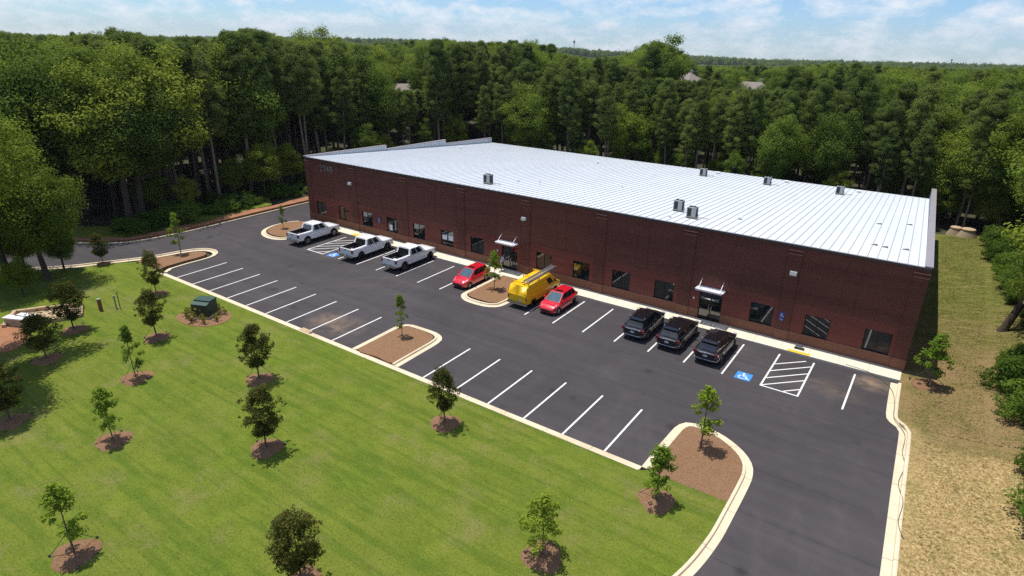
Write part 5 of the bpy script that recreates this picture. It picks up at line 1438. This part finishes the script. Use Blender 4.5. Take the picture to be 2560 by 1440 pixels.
# ------------------------------------------------------------------ houses in the wood
for hx, hy, hz, rz, lb in HOUSES:
    t = thing('house', (hx, hy, hz - 8.0 * .8), lb, 'house', rz=rz, scale=.8)
    m = MB(); m.box(-7, 7, -5, 5, -3, 4.6); m.build('wall', M['siding'], t)
    m = MB(); e = .5
    m.add([(-7 - e, -5 - e, 4.6), (7 + e, -5 - e, 4.6), (7 + e, 5 + e, 4.6), (-7 - e, 5 + e, 4.6), (-3.2, 0, 8.0), (3.2, 0, 8.0)], [(0, 1, 5, 4), (1, 2, 5), (2, 3, 4, 5), (3, 0, 4), (0, 3, 2, 1)]); r = m.build('roof', M['shingle'], t)
    m = MB(); m.add([(-1.8, -6.2, 4.7), (1.8, -6.2, 4.7), (0, -6.2, 6.9), (0, -1.0, 6.9), (-1.8, -3, 5.6), (1.8, -3, 5.6)], [(0, 1, 2), (0, 2, 3, 4), (1, 5, 3, 2)]); m.build('dormer', M['shingle'], r)
    m = MB(); m.box(2.6, 3.4, .6, 1.3, 6.0, 9.0); m.build('chimney', M['siding'], r)
    for x_ in (-4.5, 0, 4.5):
        m = MB(); m.box(x_ - .6, x_ + .6, -5.06, -5.01, 1.6, 3.2); w = m.build('window', M['white'], t); m = MB(); m.box(x_ - .5, x_ + .5, -5.08, -5.062, 1.7, 3.1); m.build('pane', M['pane'], w)
# thin masts on the far ridge
for d, az, h, lb in ((1500., -1.3, 16., 'slim cell tower on the far horizon'), (520., -29.6, 17., 'thin mast rising from the far trees')):
    x = CAM.x + d * math.sin(R_(az)); y = CAM.y + d * math.cos(R_(az)); z = T(x, y)
    t = thing('radio_mast', (x, y, z), lb, 'mast'); m = MB(); m.tube([(0, 0, 0), (0, 0, h + 14)], [.8 * d / 1100, .6 * d / 1100], 6); m.build('pole', M['acgrey'], t)
    m = MB(); m.box(-1.9 * d / 1500, 1.9 * d / 1500, -.5, .5, h + 11.5, h + 13); m.build('antenna_array', M['acgrey'], t)

# ------------------------------------------------------------------ lawn furniture
sheet('mulch_bed', smoothpath([(-22.9, -5.9), (-22.3, -3.9), (-20.6, -3.2), (-18.9, -3.7), (-18.5, -5.2), (-19.6, -6.3), (-21.4, -6.6)], 5, True), .135, M['mulch'], .3)
t = thing('transformer_box', (-20.95, -4.6, .13), 'dark green pad mounted transformer box in a mulch bed', 'transformer', rz=R_(22), scale=.86)
m = MB(); m.box(-1.0, .95, -.95, .80, -.05, .10); m.build('concrete_pad', M['walk'], t)
m = MB(); m.box(-.85, .80, -.30, .70, .10, 1.55); m.box(-.85, -.06, -.80, -.30, .10, 1.30); m.box(-.05, .80, -.80, -.30, .10, 1.34); m.build('cabinet', M['tfgreen'], t)
m = MB(); m.box(-.88, .83, -.32, .73, 1.55, 1.61); m.build('tank_lid', M['tftop'], t)
m = MB(); m.add([(-.88, -.83, 1.30), (.83, -.83, 1.30), (.83, -.325, 1.43), (-.88, -.325, 1.43), (-.88, -.83, 1.35), (.83, -.83, 1.35), (.83, -.325, 1.48), (-.88, -.325, 1.48)], [(0, 1, 2, 3), (4, 5, 6, 7), (0, 1, 5, 4), (1, 2, 6, 5), (2, 3, 7, 6), (3, 0, 4, 7)]); m.build('door_hood', M['tftop'], t)
m = MB(); m.box(.02, .10, -.83, -.80, .7, .95); m.build('latch', M['alum'], t)
m = MB(); m.box(-.6, -.3, -.81, -.80, .8, 1.0); m.build('warning_label', M['yellow'], t)
t = thing('marker_post', (-28.75, -9.2, .1), 'squat red-brown utility marker post on the lawn', 'post'); m = MB(); m.box(-.13, .13, -.11, .11, -.1, 1.0); m.build('post', M['rust'], t); m = MB(); m.box(-.15, .15, -.13, .13, 1.0, 1.06); m.build('cap', M['pipe'], t)
t = thing('vent_pipe', (-28.2, -8.25, .1), 'pale green vent pipe with a cap on the lawn', 'pipe'); m = MB(); m.tube([(0, 0, -.1), (0, 0, 1.05)], .06, 10); m.build('pipe', M['pipe'], t, 40); m = MB(); m.lathe([(.1, .98), (.1, 1.1), (.06, 1.16), (0, 1.17)], 10); m.build('cap', M['pipe'], t, 40)
t = thing('slim_pole', (-27.85, -8.1, .1), 'slim dark pole standing next to the pale vent pipe', 'pole'); m = MB(); m.tube([(0, 0, -.1), (0, 0, 1.42)], .035, 8); m.build('pole', M['darkpipe'], t, 40); m = MB(); m.box(-.06, .06, -.06, .06, 1.42, 1.46); m.build('cap', M['darkpipe'], t)
# sunken pit with low stone walls
sheet('pit_floor', [(-33.6, -13.4), (-31.2, -9.9), (-28.9, -10.8), (-29.4, -12.3), (-31.3, -15.0)], .125, M['stonewall'], .3)
sheet('bare_earth', smoothpath([(-32.6, -15.2), (-29.9, -14.2), (-27.2, -15.0), (-26.6, -16.6), (-28.5, -17.6), (-31.5, -17.4)], 4, True), .122, M['dirt'], .3)
t = thing('stone_pit_wall', (-31, -12, .1), 'low pale stone wall framing the sunken pit on the lawn', 'wall')
for (x0, y0, x1, y1) in ((-33.7, -13.5, -31.1, -9.7), (-31.1, -9.7, -28.7, -10.7), (-28.7, -10.7, -29.4, -12.4), (-29.4, -12.4, -31.0, -14.6), (-31.3, -15.1, -33.7, -13.5)):
    a = Vector((x0, y0)); b = Vector((x1, y1)); n_ = max(2, int((b - a).length / .75)); d_ = (b - a) / n_; ang_ = math.atan2(d_.y, d_.x)
    for k in range(n_):
        p = a + d_ * (k + .5); m = MB(); L2 = d_.length / 2 - .012; hh = .16 + .05 * ((k * 7) % 3) / 2; m.box(-L2, L2, -.14, .14, -.2, hh); o = m.build('stone', M['stonewall'], t); o.location = (p.x + 31, p.y + 12, .1); o.rotation_euler = (0, 0, ang_)
for k, (x, y, lb) in enumerate(((-31.0, -14.3, 'pale utility box beside the pit, closer to the camera'), (-30.65, -13.6, 'pale utility box behind its twin beside the pit'))):
    t = thing('utility_box', (x, y, .1), lb, 'box', rz=R_(25)); m = MB(); m.box(-.85, .85, -.26, .26, 0, .62); m.build('case', M['manhole'], t); m = MB(); m.box(-.90, .90, -.31, .31, .62, .72); m.build('lid', M['white'], t)
# concrete manhole risers on the bank
for (x, y, r, lb) in ((29.75, 58.6, 1.05, 'domed concrete manhole riser with pale lid, in front of its twin'), (28.6, 60.2, .9, 'concrete manhole riser half hidden behind the other')):
    t = thing('manhole_riser', (x, y, bank_z(x, y) - .25), lb, 'manhole'); m = MB(); m.lathe([(r, 0), (r * .97, .35), (r * .62, 1.0), (r * .60, 1.1)], 20); m.build('cone', M['manhole'], t, 40); m = MB(); m.lathe([(r * .66, 1.1), (r * .66, 1.22), (r * .6, 1.26), (0, 1.27)], 20); m.build('lid', M['stonewall'], t, 40)
# a hose lying along the outer kerb
pts = [(23.2, 17.2, .16), (24.6, 17.0, .16), (25.6, 16.5, .05), (26.35, 15.2, .05), (26.62, 13.2, .16), (26.75, 11.6, .16), (27.45, 10.2, .06), (27.5, 8.2, .06), (27.72, 6.8, .06), (27.58, 5.0, .06), (27.9, 3.4, .16), (27.85, 1.6, .16), (28.2, .4, .18)]
t = thing('garden_hose', (23.2, 17.2, 0), 'thin green hose lying along the outer kerb', 'hose'); P3 = [Vector(p) - Vector((23.2, 17.2, 0)) for p in pts]
fine = []
for i in range(len(P3) - 1):
    a, b, c, d = P3[max(i - 1, 0)], P3[i], P3[i + 1], P3[min(i + 2, len(P3) - 1)]
    for k in range(6):
        u = k / 6; fine.append(.5 * ((2 * b) + (c - a) * u + (2 * a - 5 * b + 4 * c - d) * u * u + (3 * b - a - 3 * c + d) * u ** 3))
m = MB(); m.tube(fine, .016, 5); m.build('hose', M['cord'], t)
t = thing('wheel_stop', (20.0, 17.75, .135), 'dark rubber mat lying on the sidewalk behind the yellow strip', 'mat'); m = MB(); m.box(-.34, .34, -.14, .14, 0, .09); m.build('mat', M['blackplastic'], t)

# ------------------------------------------------------------------ person at the door
def person(x, y, z, rz):
    t = thing('person', (x, y, z), 'person in pale blue shirt and khaki trousers leaning toward the glass door', 'person', rz=rz)
    J = {'pel': (0, 0, .93, .135), 'wai': (.03, 0, 1.08, .125), 'che': (.12, 0, 1.30, .15), 'neck': (.19, 0, 1.47, .055), 'hd0': (.22, 0, 1.56, .075), 'hd1': (.245, 0, 1.66, .095), 'hd2': (.25, 0, 1.75, .07)}
    E_ = [('pel', 'wai'), ('wai', 'che'), ('che', 'neck'), ('neck', 'hd0'), ('hd0', 'hd1'), ('hd1', 'hd2')]
    for s, nm in ((1, 'l'), (-1, 'r')):
        J['hip' + nm] = (0, s * .10, .88, .095); J['kne' + nm] = (.03 + .05 * s, s * .11, .49, .065); J['ank' + nm] = (-.02 + .05 * s, s * .115, .09, .045); J['toe' + nm] = (.14 + .05 * s, s * .125, .04, .04)
        J['sho' + nm] = (.14, s * .19, 1.39, .065); J['elb' + nm] = (.17 + .06 * s, s * .25, 1.12, .047); J['wri' + nm] = (.36 + .05 * s, s * .19, 1.02, .034); J['pal' + nm] = (.43 + .05 * s, s * .175, 1.02, .036)
        E_ += [('pel', 'hip' + nm), ('hip' + nm, 'kne' + nm), ('kne' + nm, 'ank' + nm), ('ank' + nm, 'toe' + nm), ('che', 'sho' + nm), ('sho' + nm, 'elb' + nm), ('elb' + nm, 'wri' + nm), ('wri' + nm, 'pal' + nm)]
        for f in range(4):
            k = 'f%d%s' % (f, nm); J[k] = (.48 + .05 * s, s * .175 + (f - 1.5) * .019, 1.025, .010); J[k + 'b'] = (.525 + .05 * s - .006 * abs(f - 1.5), s * .175 + (f - 1.5) * .021, 1.0, .009); E_ += [('pal' + nm, k), (k, k + 'b')]
        J['th' + nm] = (.44 + .05 * s, s * .125, 1.0, .011); J['th2' + nm] = (.475 + .05 * s, s * .11, .985, .010); E_ += [('pal' + nm, 'th' + nm), ('th' + nm, 'th2' + nm)]
    ks = list(J); me = bpy.data.meshes.new('body'); me.from_pydata([J[k][:3] for k in ks], [(ks.index(a), ks.index(b)) for a, b in E_], [])
    o = obj('tmp_body', me); md = o.modifiers.new('skin', 'SKIN'); 
    bpy.context.view_layer.update()
    for i, k in enumerate(ks):
        sv = me.skin_vertices[0].data[i]; sv.radius = (J[k][3],) * 2; sv.use_root = (k == 'pel')
    sb = o.modifiers.new('sub', 'SUBSURF'); sb.levels = 2; sb.render_levels = 2
    bpy.context.view_layer.update()
    bm_ = bpy.data.meshes.new_from_object(o.evaluated_get(bpy.context.evaluated_depsgraph_get())); bpy.data.objects.remove(o)
    bm_.name = 'body'; bm_.materials.clear()
    for k in ('skin', 'shirt', 'khaki', 'shoe', 'hair'): bm_.materials.append(M[k])
    for p in bm_.polygons:
        c = p.center; r_ = abs(c.y)
        mi = 0
        if c.z < .10: mi = 3
        elif c.z < 1.0 and c.x < .30: mi = 2
        elif c.z < 1.47 and (c.x < .30 and (c.z > 1.22 or r_ < .19)): mi = 1
        elif c.z > 1.70 or (c.z > 1.58 and c.x < .22): mi = 4
        p.material_index = mi; p.use_smooth = True
    obj('body', bm_, t)
    for s in (1, -1):
        m = MB(); m.lathe([(.0, -.01), (.012, 0), (0, .01)], 8, c=(.335, s * .035, 1.665)); m.build('eye', M['hair'], t)
        m = MB(); m.lathe([(.0, -.03), (.022, 0), (0, .03)], 8, c=(.235, s * .092, 1.655)); m.build('ear', M['skin'], t)
    m = MB(); m.add([(.325, -.015, 1.62), (.325, .015, 1.62), (.365, 0, 1.625), (.335, 0, 1.675)], [(0, 1, 2), (1, 3, 2), (3, 0, 2)]); m.build('nose', M['skin'], t)
    return t
person(-7.35, 17.72, .13, R_(62))

# ------------------------------------------------------------------ labels that single out each tree and shrub
ORD = ['first', 'second', 'third', 'fourth', 'fifth', 'sixth', 'seventh', 'eighth', 'ninth', 'tenth', 'eleventh', 'twelfth', 'thirteenth', 'fourteenth', 'fifteenth']
def az_of(o): return math.degrees(math.atan2(o.location.x - CAM.x, o.location.y - CAM.y))
def place_of(o):
    a = az_of(o); x, y = o.location.x, o.location.y
    if x <= -44:
        for lim, nm in ((-70, 'near the left edge'), (-66, 'by the hanging shade trees'), (-62, 'above the entrance drive bend'), (-58, 'above the mulch tongue'), (-55, 'across from the rounded island'), (-52, 'left of the brick corner'), (-49, 'behind the brick corner'), (99, 'behind the stepped parapet')):
            if a < lim: return nm
    if x > 30 and y < 60:
        for lim, nm in ((6, 'above the straw'), (14, 'above the kerb bend'), (22, 'across from the bank sapling'), (34, 'near the leaning trunk'), (46, 'beside the green bank'), (99, 'near the manholes')):
            if y < lim: return nm
    for lim, nm in ((-50, 'behind the brick corner'), (-45, 'behind the stepped parapet'), (-40, 'behind the far roof corner'), (-35, 'left of the lone condenser'), (-30, 'behind the lone condenser'), (-25, 'left of the skyline oak'), (-20, 'under the skyline oak'), (-16, 'behind the paired condensers'), (-12, 'by the first rear condenser'), (-8, 'by the middle rear condenser'), (-4, 'by the last rear condenser'), (0, 'near the right gable'), (99, 'at the right edge')):
        if a < lim: return nm
def row_of(o):
    x, y = o.location.x, o.location.y; e = (y - 60) if x > -46 and x < 33 else ((-48 - x) if x < 0 else (x - 34))
    return 'front row' if e < 7 else 'second row' if e < 14 else 'back rows'
groups = {}
for o in list(COL.objects):
    if o.parent is None and o.get('group') and o.get('category') in ('tree', 'shrub') and ('wood' in o['group'] or 'understory' in o['group'] or 'thicket' in o['group'] or 'bushes' in o['group'] or 'shrubs' in o['group'] or 'end of the bank' in o['group']):
        if o['category'] == 'tree':
            mt = next(c for c in o.children if c.name.startswith('crown')).data.materials[0].name
            look = 'dark pine' if 'pine' in mt else ('bright green tree' if 'sunny' in mt else 'mid green tree')
            low = 'understory' in o['group'] or 'end of' in o['group']
            lb = ('low ' if low else 'tall ' if o.scale.x > 1.25 else '') + look + ('' if low else ', ' + row_of(o)) + ' ' + place_of(o)
        else:
            small = 'golden' in o['label']
            lb = 'small golden shrub around the green transformer' if small else ('large ' if o.scale.x > 1.35 else 'small ') + ('thicket shrub ' if 'thicket' in o['group'] else 'bush ' if 'bushes' in o['group'] else 'shrub behind the building ') + place_of(o)
        groups.setdefault(lb, []).append(o)
for lb, os_ in groups.items():
    os_.sort(key=az_of)
    for i, o in enumerate(os_):
        o['label'] = lb if len(os_) == 1 else lb + ', ' + (ORD[i] if i < len(ORD) else str(i + 1) + 'th') + ' from the left'

# ------------------------------------------------------------------ air
m = MB(); m.box(-5600, 5600, -5600, 5600, -420, 60)
hz_ = m.build('haze', [])
hm = bpy.data.materials.new('haze_air'); hm.use_nodes = True; hm.node_tree.nodes.clear()
ho = hm.node_tree.nodes.new('ShaderNodeOutputMaterial'); hv = hm.node_tree.nodes.new('ShaderNodeVolumePrincipled')
hv.inputs['Color'].default_value = (.80, .89, 1.0, 1); hv.inputs['Density'].default_value = .00007; hv.inputs['Anisotropy'].default_value = .2
hm.node_tree.links.new(hv.outputs[0], ho.inputs['Volume']); hz_.data.materials.append(hm); hz_['kind'] = 'stuff'
